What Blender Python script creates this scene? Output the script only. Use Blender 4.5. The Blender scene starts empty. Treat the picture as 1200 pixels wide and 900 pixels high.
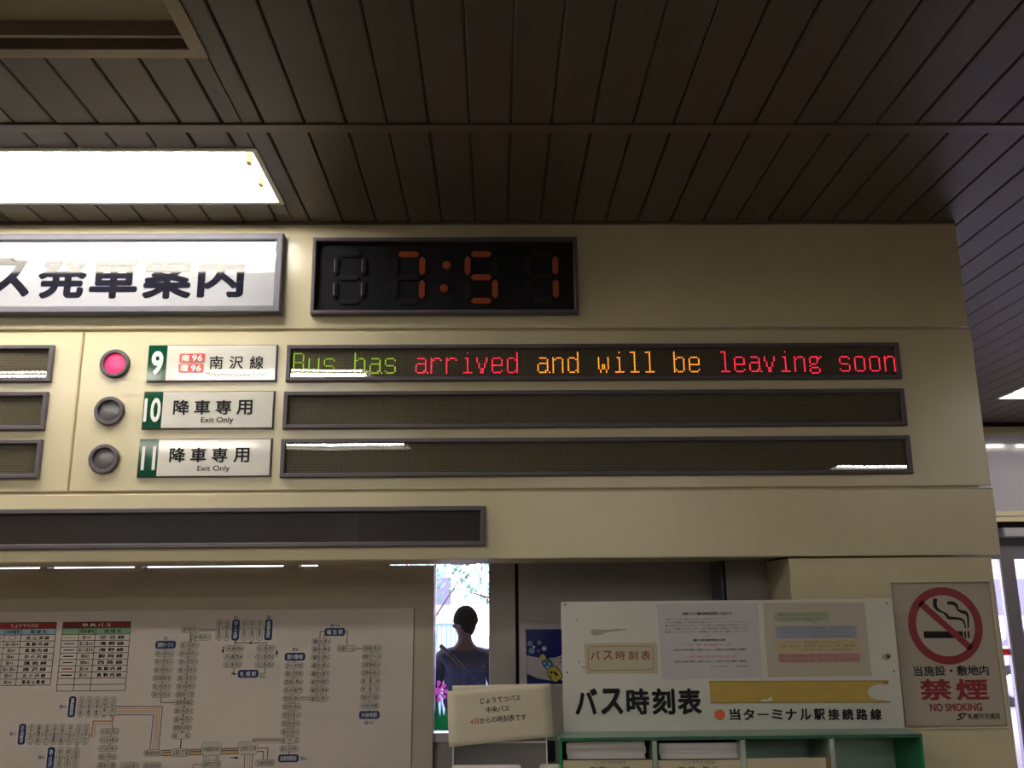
import bpy, math, random
from mathutils import Vector, Matrix
random.seed(4)
SC = bpy.context.scene
COL = SC.collection
# ------------------------------------------------------------------ camera
F = 1095.0
PITCH, YAW, ROLL = 0.23716965, 0.01977886, -0.00931174
EYE = Vector((0, -3.3, 1.6))
cp, sp, cy, sy, cr, sr = math.cos(PITCH), math.sin(PITCH), math.cos(YAW), math.sin(YAW), math.cos(ROLL), math.sin(ROLL)
FW = Vector((sy*cp, cy*cp, sp)); R0 = Vector((cy, -sy, 0)); U0 = R0.cross(FW)
RR = cr*R0 + sr*U0; UU = -sr*R0 + cr*U0
cam = bpy.data.cameras.new('camera'); co = bpy.data.objects.new('camera', cam); COL.objects.link(co)
cam.sensor_width = 36; cam.lens = F*36/1200; cam.clip_start = .05; cam.clip_end = 200
m = Matrix((RR, UU, -FW)).transposed().to_4x4(); m.translation = EYE; co.matrix_world = m
SC.camera = co
# ------------------------------------------------------------------ world, exposure
w = bpy.data.worlds.new('world'); SC.world = w; w.use_nodes = True
bg = w.node_tree.nodes['Background']; bg.inputs[0].default_value = (.80, .74, 1, 1); bg.inputs[1].default_value = 5.0
SC.view_settings.view_transform = 'Standard'; SC.view_settings.look = 'None'
SC.view_settings.exposure = 0.37; SC.view_settings.gamma = 1; SC.view_settings.use_curve_mapping = False
SC.cycles.max_bounces = 10; SC.cycles.diffuse_bounces = 6; SC.cycles.glossy_bounces = 4; SC.cycles.transparent_max_bounces = 12
SC.cycles.caustics_reflective = False; SC.cycles.caustics_refractive = False
SC.cycles.sample_clamp_indirect = 10
TUBE = 34.0      # fluorescent tube strength

def ray(px, py): return FW*F + RR*(px-600) - UU*(py-450)
def U(px, py, Y):
    d = ray(px, py); return EYE + d*((Y-EYE.y)/d.y)
def UC(px, py, Z):
    d = ray(px, py); return EYE + d*((Z-EYE.z)/d.z)
def rect(TL, TR, BR, BL, Y):
    a, b, c, d = [U(*q, Y) for q in (TL, TR, BR, BL)]
    return (a.x+d.x)/2, (b.x+c.x)/2, (c.z+d.z)/2, (a.z+b.z)/2
H = 3.028
# ------------------------------------------------------------------ materials
def mat(name, col, rough=.6, metal=0, spec=.5, emit=None, es=0, coat=0, bump=0, bscale=300, var=0, vscale=3):
    m = bpy.data.materials.new(name); m.use_nodes = True; nt = m.node_tree; b = nt.nodes['Principled BSDF']
    b.inputs['Base Color'].default_value = (*col, 1); b.inputs['Roughness'].default_value = rough
    b.inputs['Metallic'].default_value = metal; b.inputs['Specular IOR Level'].default_value = spec
    if coat: b.inputs['Coat Weight'].default_value = coat; b.inputs['Coat Roughness'].default_value = .03
    if emit: b.inputs['Emission Color'].default_value = (*emit, 1); b.inputs['Emission Strength'].default_value = es
    if var or bump:
        tc = nt.nodes.new('ShaderNodeTexCoord')
    if var:
        n = nt.nodes.new('ShaderNodeTexNoise'); n.inputs['Scale'].default_value = vscale; n.inputs['Detail'].default_value = 5
        nt.links.new(tc.outputs['Object'], n.inputs['Vector'])
        mr = nt.nodes.new('ShaderNodeMapRange'); mr.inputs[1].default_value = .3; mr.inputs[2].default_value = .7
        mr.inputs[3].default_value = 1-var; mr.inputs[4].default_value = 1+var
        nt.links.new(n.outputs['Fac'], mr.inputs[0])
        mx = nt.nodes.new('ShaderNodeVectorMath'); mx.operation = 'SCALE'; mx.inputs[0].default_value = col
        nt.links.new(mr.outputs[0], mx.inputs['Scale']); nt.links.new(mx.outputs[0], b.inputs['Base Color'])
    if bump:
        n2 = nt.nodes.new('ShaderNodeTexNoise'); n2.inputs['Scale'].default_value = bscale
        nt.links.new(tc.outputs['Object'], n2.inputs['Vector'])
        bp = nt.nodes.new('ShaderNodeBump'); bp.inputs['Strength'].default_value = bump; bp.inputs['Distance'].default_value = .001
        nt.links.new(n2.outputs['Fac'], bp.inputs['Height']); nt.links.new(bp.outputs[0], b.inputs['Normal'])
    return m
def glassmat(name, tint=(1, 1, 1), ior=1.5, rough=0.01, mixcol=None, mixf=0):
    m = bpy.data.materials.new(name); m.use_nodes = True; nt = m.node_tree; nt.nodes.clear()
    o = nt.nodes.new('ShaderNodeOutputMaterial'); t = nt.nodes.new('ShaderNodeBsdfTransparent'); t.inputs[0].default_value = (*tint, 1)
    g = nt.nodes.new('ShaderNodeBsdfGlossy'); g.inputs['Roughness'].default_value = rough
    fr = nt.nodes.new('ShaderNodeFresnel'); ge = nt.nodes.new('ShaderNodeNewGeometry'); mrr = nt.nodes.new('ShaderNodeMapRange'); mrr.inputs[3].default_value = ior; mrr.inputs[4].default_value = 1/ior
    nt.links.new(ge.outputs['Backfacing'], mrr.inputs[0]); nt.links.new(mrr.outputs[0], fr.inputs[0])
    mx = nt.nodes.new('ShaderNodeMixShader'); nt.links.new(fr.outputs[0], mx.inputs[0])
    base = t.outputs[0]
    if mixcol:
        d = nt.nodes.new('ShaderNodeBsdfDiffuse'); d.inputs[0].default_value = (*mixcol, 1)
        m2 = nt.nodes.new('ShaderNodeMixShader'); m2.inputs[0].default_value = mixf
        nt.links.new(t.outputs[0], m2.inputs[1]); nt.links.new(d.outputs[0], m2.inputs[2]); base = m2.outputs[0]
    nt.links.new(base, mx.inputs[1]); nt.links.new(g.outputs[0], mx.inputs[2]); nt.links.new(mx.outputs[0], o.inputs[0])
    return m
def ledmat(name, dot, back, pitch, x0, z0):
    m = mat(name, back, rough=.6, spec=.3); nt = m.node_tree; b = nt.nodes['Principled BSDF']
    tc = nt.nodes.new('ShaderNodeTexCoord'); sx = nt.nodes.new('ShaderNodeSeparateXYZ'); nt.links.new(tc.outputs['Object'], sx.inputs[0])
    outs = []
    for i, off in ((0, x0), (2, z0)):
        a = nt.nodes.new('ShaderNodeMath'); a.operation = 'SUBTRACT'; a.inputs[1].default_value = off; nt.links.new(sx.outputs[i], a.inputs[0])
        d = nt.nodes.new('ShaderNodeMath'); d.operation = 'DIVIDE'; d.inputs[1].default_value = pitch; nt.links.new(a.outputs[0], d.inputs[0])
        f = nt.nodes.new('ShaderNodeMath'); f.operation = 'FRACT'; nt.links.new(d.outputs[0], f.inputs[0])
        s = nt.nodes.new('ShaderNodeMath'); s.operation = 'SUBTRACT'; s.inputs[1].default_value = .5; nt.links.new(f.outputs[0], s.inputs[0])
        q = nt.nodes.new('ShaderNodeMath'); q.operation = 'ABSOLUTE'; nt.links.new(s.outputs[0], q.inputs[0]); outs.append(q)
    mx = nt.nodes.new('ShaderNodeMath'); mx.operation = 'MAXIMUM'; nt.links.new(outs[0].outputs[0], mx.inputs[0]); nt.links.new(outs[1].outputs[0], mx.inputs[1])
    l = nt.nodes.new('ShaderNodeMath'); l.operation = 'LESS_THAN'; l.inputs[1].default_value = .34; nt.links.new(mx.outputs[0], l.inputs[0])
    mc = nt.nodes.new('ShaderNodeMix'); mc.data_type = 'RGBA'; mc.inputs[6].default_value = (*back, 1); mc.inputs[7].default_value = (*dot, 1)
    nt.links.new(l.outputs[0], mc.inputs[0]); nt.links.new(mc.outputs[2], b.inputs['Base Color'])
    return m
def emat(name, col, s): return mat(name, (.02, .02, .02), emit=col, es=s)

M = dict(
 cream=mat('cream_panel', (.605, .535, .36), .20, bump=.05, bscale=900, var=.02),
 core=mat('cream_core', (.50, .43, .29), .5),
 slat=mat('brown_slat', (.078, .057, .040), .42, var=.05, vscale=6, bump=.08, bscale=700),
 rail=mat('rail_metal', (.10, .07, .055), .4),
 plenum=mat('plenum', (.015, .012, .01), .9),
 troffer=mat('white_enamel', (.86, .85, .80), .4),
 offtroffer=mat('tan_enamel', (.42, .36, .25), .5, var=.1),  # tan enamel inside the recess without tubes
 fframe=mat('fixture_frame', (.22, .17, .12), .35, metal=.3),
 wframe=mat('white_frame', (.7, .66, .55), .35),
 tube=emat('tube', (1, .955, .87), TUBE),
 socket=mat('socket', (.45, .36, .16), .4),
 violet=mat('violet_grey_frame', (.082, .068, .082), .5),
 silver=mat('silver_frame', (.10, .095, .12), .55),
 signwhite=mat('sign_white', (.37, .37, .405), .05, spec=1.0),
 plate=mat('plate_white', (.72, .69, .64), .06),
 green=mat('plate_green', (.003, .06, .028), .08, spec=.35),
 ink=mat('black_ink', (.010, .010, .013), .6, spec=.2),
 inkgloss=mat('black_sign_ink', (.012, .012, .022), .05, spec=1.0),
 wink=mat('white_ink', (.85, .85, .82), .2),
 redbox=mat('red_box', (.55, .05, .05), .2),
 inkglare=mat('glare_paled_ink', (.30, .28, .26), .3),  # ink paled to hold the glare washing over the small line
 black=mat('black_board', (.010, .010, .014), .5),
 screen=mat('dark_screen', (.018, .012, .011), .5),
 ghost=mat('unlit_segment', (.035, .035, .036), .3),
 ghostglint=mat('segment_glint', (.6, .6, .56), .3),
 orange=mat('orange_segment', (.58, .12, .03), .5, emit=(1, .2, .05), es=.02),  # reflective flip segments, with a faint glow added to the colour
 acrylic=glassmat('acrylic_cover', (.90, .90, .90), 1.8),
 smoke=glassmat('smoked_cover', (.62, .62, .66)),
 pane=glassmat('window_pane', (.96, .97, .98)),
 film=glassmat('window_film', (.80, .84, .97), mixcol=(.3, .35, .7), mixf=.06),
 ledg=emat('led_green', (.28, .55, .01), 1.6), ledr=emat('led_red', (1, .02, .06), 2.0), ledo=emat('led_orange', (1, .30, .02), 2.0),
 pink=mat('pink_lens', (.8, .05, .15), .3, emit=(1, .025, .13), es=.65),
 dlens=mat('dark_lens', (.13, .125, .13), .25),
 board=mat('map_board', (.44, .39, .315), .5, bump=.1),
 paper=mat('map_paper', (.58, .515, .465), .45, var=.02),
 patch=mat('map_patch', (.565, .505, .455), .45),
 blue=mat('pill_blue', (.008, .022, .13), .4), bluetext=mat('blue_text', (.08, .08, .22), .5),
 pill=mat('pill_grey', (.50, .46, .40), .5), line=mat('thin_line', (.07, .06, .055), .5),
 brown=mat('route_brown', (.13, .05, .045), .5), rorange=mat('route_orange', (.50, .27, .12), .5),
 ryellow=mat('route_yellow', (.50, .38, .12), .5), rpink=mat('route_pink', (.50, .30, .30), .5), rblue=mat('route_blue', (.10, .10, .30), .5),
 tred=mat('table_red', (.40, .035, .03), .5), tdred=mat('table_dark_red', (.20, .01, .02), .5),
 tblue=mat('table_blue', (.25, .38, .46), .5), tgreen=mat('table_green', (.22, .38, .24), .5), redline=mat('red_line', (.4, .03, .04), .5),
 grey=mat('grey_panel', (.34, .31, .295), .45, bump=.15, bscale=500, var=.03),
 dgrey=mat('mottled_panel', (.25, .235, .25), .5, var=.12, vscale=90),
 slate=mat('slate_trim', (.09, .09, .13), .4), void=mat('dark_gap', (.004, .003, .003), .8),
 alu=mat('aluminium', (.22, .20, .24), .35, metal=.5), alul=mat('pale_aluminium', (.55, .53, .62), .3, metal=.4),
 lav=mat('bulkhead_paint', (.38, .355, .415), .06),
 pwhite=mat('header_white', (.56, .55, .505), .35, var=.02),
 notice=mat('notice_paper', (.52, .47, .36), .7, bump=.05, bscale=80),
 sheet=mat('lilac_sheet', (.47, .45, .47), .3), tan=mat('tan_sheet', (.42, .38, .30), .3),
 cplate=mat('cream_label', (.44, .385, .285), .4), redink=mat('red_brown_ink', (.20, .03, .02), .5), redtext=mat('red_ink', (.5, .07, .06), .5),
 mustard=mat('mustard_strip', (.42, .28, .05), .5, var=.06, vscale=40), torn=mat('torn_brown', (.22, .15, .05), .6), odot=mat('orange_dot', (.62, .12, .03), .4),
 bgreen=mat('bubble_green', (.29, .32, .20), .4), bblue=mat('bubble_blue', (.25, .28, .36), .4), byel=mat('bubble_yellow', (.45, .36, .20), .4), bred=mat('bubble_red', (.40, .19, .18), .4),
 dimtext=mat('dim_text', (.10, .09, .085), .5), smudge=mat('smudge', (.33, .31, .24), .6),
 rackg=mat('green_acrylic', (.006, .20, .065), .15), lip=mat('dark_green_lip', (.02, .11, .06), .3), racki=mat('rack_inner', (.34, .48, .40), .3), rackt=mat('rack_top', (.16, .26, .205), .3), divider=mat('divider', (.34, .40, .34), .25),
 leaf=mat('leaflet_paper', (.78, .73, .73), .6), leafe=mat('leaflet_edge', (.66, .61, .61), .7), card=mat('card_label', (.50, .44, .30), .6), kraft=mat('kraft', (.22, .13, .06), .7),
 nsp=mat('no_smoking_paper', (.68, .60, .49), .4), nsr=mat('no_smoking_red', (.30, .014, .035), .4), clear=glassmat('clear_holder', (.93, .93, .93)),
 pblue=mat('poster_blue', (.007, .012, .12), .25), pwave=mat('poster_pale', (.42, .38, .40), .3), bcyan=mat('bottle_cyan', (.02, .20, .30), .3), byellow=mat('bottle_yellow', (.50, .42, .05), .3), bubble=mat('bubble', (.12, .20, .35), .3),
 bubw=mat('bubble_light', (.6, .65, .6), .3),
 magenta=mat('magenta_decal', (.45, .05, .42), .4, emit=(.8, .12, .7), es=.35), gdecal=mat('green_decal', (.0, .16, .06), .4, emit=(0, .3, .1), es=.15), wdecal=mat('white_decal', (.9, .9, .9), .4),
 holder=mat('holder_edge', (.62, .60, .56), .2), red=mat('red_tape', (.75, .02, .03), .4),
 floor=mat('floor_tiles', (.30, .27, .24), .35, var=.08, vscale=2), wall=mat('hall_wall', (.30, .26, .20), .6, var=.04), pillar=mat('pillar', (.35, .30, .26), .5),
 pave=mat('pavement', (.30, .29, .29), .8, var=.08), tree=mat('foliage', (.22, .42, .30), .6, var=.3, vscale=8), bark=mat('bark', (.10, .07, .05), .9),
 rail2=mat('pale_blue_rail', (.25, .45, .55), .5), facade=mat('pale_facade', (.62, .56, .66), .8, var=.05), fglass=mat('facade_glass', (.2, .2, .3), .2),
 car=mat('car_paint', (.50, .50, .56), .25, metal=.3), tyre=mat('tyre', (.02, .02, .025), .8), hub=mat('hub', (.5, .5, .55), .3, metal=.7),
 skin=mat('skin', (.075, .045, .042), .9), hair=mat('hair', (.006, .005, .006), 1, spec=.05), shirt=mat('navy_shirt', (.015, .018, .052), .8, bump=.2, bscale=200), trouser=mat('dark_trousers', (.03, .03, .05), .8), strap=mat('bag_strap', (.008, .008, .014), .6),
)
# ------------------------------------------------------------------ object helpers
for k_ in ('signwhite', 'inkgloss'): M[k_].node_tree.nodes['Principled BSDF'].inputs['IOR'].default_value = 1.65
ORG = {}
def link(o, parent=None):
    COL.objects.link(o)
    if parent: o.parent = parent; ORG[o] = ORG[parent]
def empty(name, loc, label=None, cat=None, group=None, kind=None):
    o = bpy.data.objects.new(name, None); COL.objects.link(o); o.location = loc; o.empty_display_size = .05; ORG[o] = Vector(loc)
    tag(o, label, cat, group, kind); return o
def tag(o, label=None, cat=None, group=None, kind=None):
    for k, v in (('label', label), ('category', cat), ('group', group), ('kind', kind)):
        if v: o[k] = v
    return o
class MB:
    def __init__(s): s.v = []; s.f = []; s.smooth = False
    def add(s, vs, fs):
        n = len(s.v); s.v += [tuple(v) for v in vs]; s.f += [tuple(i+n for i in f) for f in fs]; return s
    def box(s, x0, x1, y0, y1, z0, z1, bev=0):
        if x1 < x0: x0, x1 = x1, x0
        if z1 < z0: z0, z1 = z1, z0
        if not bev:
            vs = [(x, y, z) for x in (x0, x1) for y in (y0, y1) for z in (z0, z1)]
            return s.add(vs, [(0, 1, 3, 2), (4, 6, 7, 5), (0, 4, 5, 1), (2, 3, 7, 6), (0, 2, 6, 4), (1, 5, 7, 3)])
        b = bev   # chamfered towards the viewer (-y)
        back = [(x0, y1, z0), (x1, y1, z0), (x1, y1, z1), (x0, y1, z1)]
        mid = [(x0, y0+b, z0), (x1, y0+b, z0), (x1, y0+b, z1), (x0, y0+b, z1)]
        fr = [(x0+b, y0, z0+b), (x1-b, y0, z0+b), (x1-b, y0, z1-b), (x0+b, y0, z1-b)]
        fs = [(3, 2, 1, 0), (8, 9, 10, 11)]
        for i in range(4):
            j = (i+1) % 4; fs += [(i, j, 4+j, 4+i), (4+i, 4+j, 8+j, 8+i)]
        return s.add(back+mid+fr, fs)
    def slatbox(s, x0, x1, y0, y1, z, t=.012, b=.0035):   # ceiling slat, chamfered downwards
        pr = [(x0, z+t), (x0, z+b), (x0+b, z), (x1-b, z), (x1, z+b), (x1, z+t)]
        vs = [(x, y0, zz) for x, zz in pr]+[(x, y1, zz) for x, zz in pr]; n = 6
        fs = [tuple((i, (i+1) % n, n+(i+1) % n, n+i)) for i in range(n)]+[tuple(range(n))[::-1], tuple(range(n, 2*n))]
        return s.add(vs, fs)
    def prism(s, pts, y0, y1):      # polygon in x,z (counter-clockwise seen from -y)
        n = len(pts); vs = [(x, y0, z) for x, z in pts]+[(x, y1, z) for x, z in pts]
        return s.add(vs, [tuple(range(n)), tuple(range(2*n-1, n-1, -1))]+[(i, n+i, n+(i+1) % n, (i+1) % n) for i in range(n)])
    def poly(s, pts, y): return s.add([(x, y, z) for x, z in pts], [tuple(range(len(pts)))])
    def ringframe(s, x0, x1, z0, z1, t, y0, y1, b=.002):   # bevelled rectangular frame round an opening
        o = [(x0, z0), (x1, z0), (x1, z1), (x0, z1)]; i_ = [(x0+t, z0+t), (x1-t, z0+t), (x1-t, z1-t), (x0+t, z1-t)]
        oi = [(x0+b, z0+b), (x1-b, z0+b), (x1-b, z1-b), (x0+b, z1-b)]; ii = [(x0+t-b, z0+t-b), (x1-t+b, z0+t-b), (x1-t+b, z1-t+b), (x0+t-b, z1-t+b)]
        rings = [[(x, y1, z) for x, z in o], [(x, y0+b, z) for x, z in o], [(x, y0, z) for x, z in oi], [(x, y0, z) for x, z in ii], [(x, y0+b, z) for x, z in i_], [(x, y1, z) for x, z in i_]]
        vs = sum(rings, []); fs = []
        for r in range(5):
            for k in range(4):
                j = (k+1) % 4; fs.append((r*4+k, r*4+j, r*4+4+j, r*4+4+k))
        return s.add(vs, fs)
    def tube(s, a, b, r, n=10, r2=None):
        a = Vector(a); b = Vector(b); d = (b-a).normalized(); u = d.orthogonal().normalized(); v = d.cross(u); r2 = r if r2 is None else r2
        vs = [a+r*(math.cos(2*math.pi*i/n)*u+math.sin(2*math.pi*i/n)*v) for i in range(n)]+[b+r2*(math.cos(2*math.pi*i/n)*u+math.sin(2*math.pi*i/n)*v) for i in range(n)]
        return s.add(vs, [(i, (i+1) % n, n+(i+1) % n, n+i) for i in range(n)]+[tuple(range(n))[::-1], tuple(range(n, 2*n))])
    def lathe(s, cx, cz, prof, n=40):     # prof: (r, y) ; axis along y
        vs = []
        for r, y in prof:
            for i in range(n): a = 2*math.pi*i/n; vs.append((cx+r*math.cos(a), y, cz+r*math.sin(a)))
        fs = []
        for k in range(len(prof)-1):
            for i in range(n): j = (i+1) % n; fs.append((k*n+i, k*n+j, (k+1)*n+j, (k+1)*n+i))
        return s.add(vs, fs)
    def disc(s, cx, cz, r, y, n=24, rz=None):
        rz = rz or r
        return s.poly([(cx+r*math.cos(2*math.pi*i/n), cz+rz*math.sin(2*math.pi*i/n)) for i in range(n)], y)
    def rrect(s, cx, cz, w, h, r, y, n=4):
        return s.poly(rr(cx, cz, w, h, r, n), y)
    def rring(s, cx, cz, w, h, r, t, y, n=4):
        a = rr(cx, cz, w, h, r, n); b = rr(cx, cz, w-2*t, h-2*t, max(r-t, .0002), n); k = len(a)
        return s.add([(x, y, z) for x, z in a+b], [(i, (i+1) % k, k+(i+1) % k, k+i) for i in range(k)])
    def build(s, name, mt, parent=None, kind=None, label=None, smooth=False):
        me = bpy.data.meshes.new(name); o0 = ORG[parent] if parent else Vector((0, 0, 0))
        me.from_pydata([(x-o0.x, y-o0.y, z-o0.z) for x, y, z in s.v], [], s.f); me.materials.append(mt)
        if smooth: me.shade_smooth()
        o = bpy.data.objects.new(name, me); link(o, parent)
        if not parent: ORG[o] = Vector((0, 0, 0))
        if kind: o['kind'] = kind
        if label: o['label'] = label
        return o
def rr(cx, cz, w, h, r, n=4):
    pts = []; r = min(r, w/2, h/2)
    for qx, qz, a0 in ((1, -1, -90), (1, 1, 0), (-1, 1, 90), (-1, -1, 180)):
        for i in range(n+1):
            a = math.radians(a0+90*i/n); pts.append((cx+qx*(w/2-r)+r*math.cos(a), cz+qz*(h/2-r)+r*math.sin(a)))
    return pts
def local(o, origin): ORG[o] = Vector(origin)

TC = {}
def textmesh(body, weight=0, res=2, space=1.0):
    key = (body, weight, res, space)
    if key in TC: return TC[key]
    c = bpy.data.curves.new('t', 'FONT'); c.body = body; c.size = 1; c.resolution_u = res; c.space_line = space
    c.align_x = 'CENTER'
    o = bpy.data.objects.new('t', c); COL.objects.link(o)
    dg = bpy.context.evaluated_depsgraph_get(); me = bpy.data.meshes.new_from_object(o.evaluated_get(dg))
    v0 = [(v.co.x, v.co.y) for v in me.vertices]; f0 = [tuple(p.vertices) for p in me.polygons]
    bpy.data.objects.remove(o); bpy.data.curves.remove(c); bpy.data.meshes.remove(me)
    n = 1 if weight == 0 else (4 if weight < .02 else 9)      # heavier weights: overlaid shifted outlines
    vs = []; fs = []
    for k in range(n):
        dx = dy = 0
        if n > 1 and k < 8: a = 2*math.pi*(k+.5)/min(n, 8); dx, dy = weight*math.cos(a), weight*math.sin(a)
        b = len(vs); vs += [(x+dx, y+dy, k) for x, y in v0]; fs += [tuple(i+b for i in f) for f in f0]
    if vs:
        x0 = min(v[0] for v in vs); x1 = max(v[0] for v in vs); y0 = min(v[1] for v in vs); y1 = max(v[1] for v in vs)
        vs = [((x-x0)/max(x1-x0, 1e-6)-.5, (y-y0)/max(y1-y0, 1e-6)-.5, -k*4e-5) for x, y, k in vs]
    TC[key] = (vs, fs); return TC[key]
class Print:          # flat print on a plane facing -y ; positions taken in photograph pixels
    def __init__(s, Y, parent): s.Y = Y; s.p = parent; s.m = {}
    def mb(s, mk): return s.m.setdefault(mk, MB())
    def y(s, layer): return s.Y-.0005*layer
    def size(s, cx, cy_, w, h):
        return (U(cx+w/2, cy_, s.Y).x-U(cx-w/2, cy_, s.Y).x), (U(cx, cy_-h/2, s.Y).z-U(cx, cy_+h/2, s.Y).z)
    def text(s, body, cx, cy_, w, h, mk, weight=0, layer=3, res=2, space=1.0, rot=0, own=False):
        vs, fs = textmesh(body, weight, res, space); c = U(cx, cy_, s.Y); W, Hh = s.size(cx, cy_, w, h)
        ca, sa = math.cos(rot), math.sin(rot)
        (MB() if own else s.mb(mk)).add([(c.x+ca*x*W-sa*y*Hh, s.y(layer)+k, c.z+sa*x*W+ca*y*Hh) for x, y, k in vs], fs) if not own else MB().add([(c.x+ca*x*W-sa*y*Hh, s.y(layer)+k, c.z+sa*x*W+ca*y*Hh) for x, y, k in vs], fs).build('character', M[mk], s.p)
    def box(s, cx, cy_, w, h, mk, layer=1, r=0):
        c = U(cx, cy_, s.Y); W, Hh = s.size(cx, cy_, w, h)
        if r: s.mb(mk).rrect(c.x, c.z, W, Hh, r, s.y(layer))
        else: s.mb(mk).poly([(c.x-W/2, c.z-Hh/2), (c.x+W/2, c.z-Hh/2), (c.x+W/2, c.z+Hh/2), (c.x-W/2, c.z+Hh/2)], s.y(layer))
    def pill(s, cx, cy_, w, h, fill, edge=None, body=None, tk='dimtext', r=.012, layer=1, t=.0012, wt=.015, vert=False, fw=.82, fh=.66):
        c = U(cx, cy_, s.Y); W, Hh = s.size(cx, cy_, w, h)
        s.mb(fill).rrect(c.x, c.z, W, Hh, r, s.y(layer+1))
        if edge: s.mb(edge).rring(c.x, c.z, W, Hh, r, t, s.y(layer+2))
        if body:
            if vert: s.text('\n'.join(body), cx, cy_, w*.5, h*.82, tk, 0, layer+3, 1, .8)
            else: s.text(body, cx, cy_, w*fw, h*fh, tk, (0 if tk == 'ink' else wt), layer+3, 1)
    def line(s, pts, mk, w=1.0, layer=1):
        P = [U(x, y, s.Y) for x, y in pts]; hw = w*3.7/F/2
        for a, b in zip(P, P[1:]):
            d = Vector((b.x-a.x, b.z-a.z)); L = d.length
            if L < 1e-6: continue
            d /= L; n = Vector((-d.y, d.x))*hw; e = d*hw
            q = [(a.x-e.x-n.x, a.z-e.y-n.y), (b.x+e.x-n.x, b.z+e.y-n.y), (b.x+e.x+n.x, b.z+e.y+n.y), (a.x-e.x+n.x, a.z-e.y+n.y)]
            s.mb(mk).poly(q, s.y(layer))
    def poly(s, pts, mk, layer=1):
        P = [U(x, y, s.Y) for x, y in pts]; q = [(p.x, p.z) for p in P]
        A = sum(q[i][0]*q[(i+1) % len(q)][1]-q[(i+1) % len(q)][0]*q[i][1] for i in range(len(q)))
        s.mb(mk).poly(q if A > 0 else q[::-1], s.y(layer))
    def disc(s, cx, cy_, r, mk, layer=1, ry=None, n=20):
        c = U(cx, cy_, s.Y); W, Hh = s.size(cx, cy_, 2*r, 2*(ry or r)); s.mb(mk).disc(c.x, c.z, W/2, s.y(layer), n, Hh/2)
    def build(s, names=None):
        for k, mb in s.m.items():
            mb.build((names or {}).get(k, 'lettering'), M[k], s.p, kind='stuff')

# ================================================================== STRUCTURE
YF = 4.05                      # far end of the hall beyond the board
XE = 1.745                     # right end of the pier
# --- ceiling ------------------------------------------------------
ceiling = empty('ceiling', (0, 0, H), kind='structure')
MB().box(-6, 7.2, -14, YF+.2, H+.20, H+.26).build('ceiling_deck', M['plenum'], ceiling)
XL = -.752
lamps = []      # x0,x1,y0,y1,lit
lamps.append((-3.35, XL, -.585, -.182, True))
lamps.append((-3.35, XL, -1.50, -1.095, False))
lamps.append((-3.35, XL, -2.62, -2.215, True))
lamps.append((-3.35, XL, -5.12, -4.715, True))
lamps.append((3.56, 6.1, 2.70, 3.105, True))
lamps.append((3.50, 6.1, -3.82, -3.42, True))
lamps.append((3.56, 6.1, -6.65, -6.25, True))
for yy_ in (-7.4, -9.7, -12.0):
    lamps += [(.35, 2.9, yy_-.4, yy_, True)]  # unseen column of lights, added to brighten the lower walls
P_ = .1237; G_ = .0022
ra = UC(600, 145, H).y; rb = UC(600, 154, H).y       # the cross rail
def slat_cut(mb, x0, x1, y0, y1):
    segs = [(x0, x1, y0, y1)]
    for (a, b, c, d, _) in lamps:
        out = []
        for (p, q, r, s_) in segs:
            if q <= a or p >= b or s_ <= c or r >= d: out.append((p, q, r, s_)); continue
            if p < a: out.append((p, a, r, s_))
            if q > b: out.append((b, q, r, s_))
            pp, qq = max(p, a), min(q, b)
            if r < c: out.append((pp, qq, r, c))
            if s_ > d: out.append((pp, qq, d, s_))
        segs = out
    for p, q, r, s_ in segs:
        if q-p > .008 and s_-r > .01: mb.slatbox(p, q, r, s_, H)
for k in range(-26, 41):
    x0 = .0537+k*P_+G_; x1 = .0537+(k+1)*P_-G_
    mb = MB(); slat_cut(mb, x0, x1, -2.9, ra-.004); mb.build('ceiling_slat', M['slat'], ceiling)
    mb = MB(); slat_cut(mb, x0, x1, rb+.002, (YF if x0 > 1.70 else .02))
    mb.build('ceiling_slat', M['slat'], ceiling)
mb = MB()
for k in range(-48, 58):
    x0 = .0537+k*P_+G_; x1 = .0537+(k+1)*P_-G_
    slat_cut(mb, x0, x1, -6.6, -2.93); slat_cut(mb, x0, x1, -14, -6.63)
mb.build('ceiling_slat', M['slat'], ceiling, kind='stuff')
mb = MB()
_sb = MB.slatbox
MB.slatbox = lambda s_, a, b, c, d, z: s_.box(a, b, c, d, z+.0125, z+.014)
for k in range(-26, 42):
    xx = .0537+k*P_
    slat_cut(mb, xx-.008, xx+.008, -2.9, ra-.004); slat_cut(mb, xx-.008, xx+.008, rb+.002, (YF if xx > 1.70 else .02))
MB.slatbox = _sb
mb.build('joint_strip', M['slat'], ceiling, kind='stuff')
for a, b in ((ra, rb),):
    MB().box(-6, 7.2, a, b, H-.005, H+.02).build('ceiling_rail', M['rail'], ceiling)
MB().box(-6, 7.2, -2.93, -2.9, H-.004, H+.02).build('ceiling_rail', M['rail'], ceiling)
for x0_, x1_ in ((-6, -3.17), (5.13, 7.2)):
    MB().box(x0_, x1_, -3, YF, H+.002, H+.02).build('ceiling_border', M['slat'], ceiling)
# wall-top trim
zt = U(500, 261, 0).z
MB().box(-6, 1.76, -.012, .02, H-.006, H+.015).build('trim_1', M['rail']).__setitem__('kind', 'structure')

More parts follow.
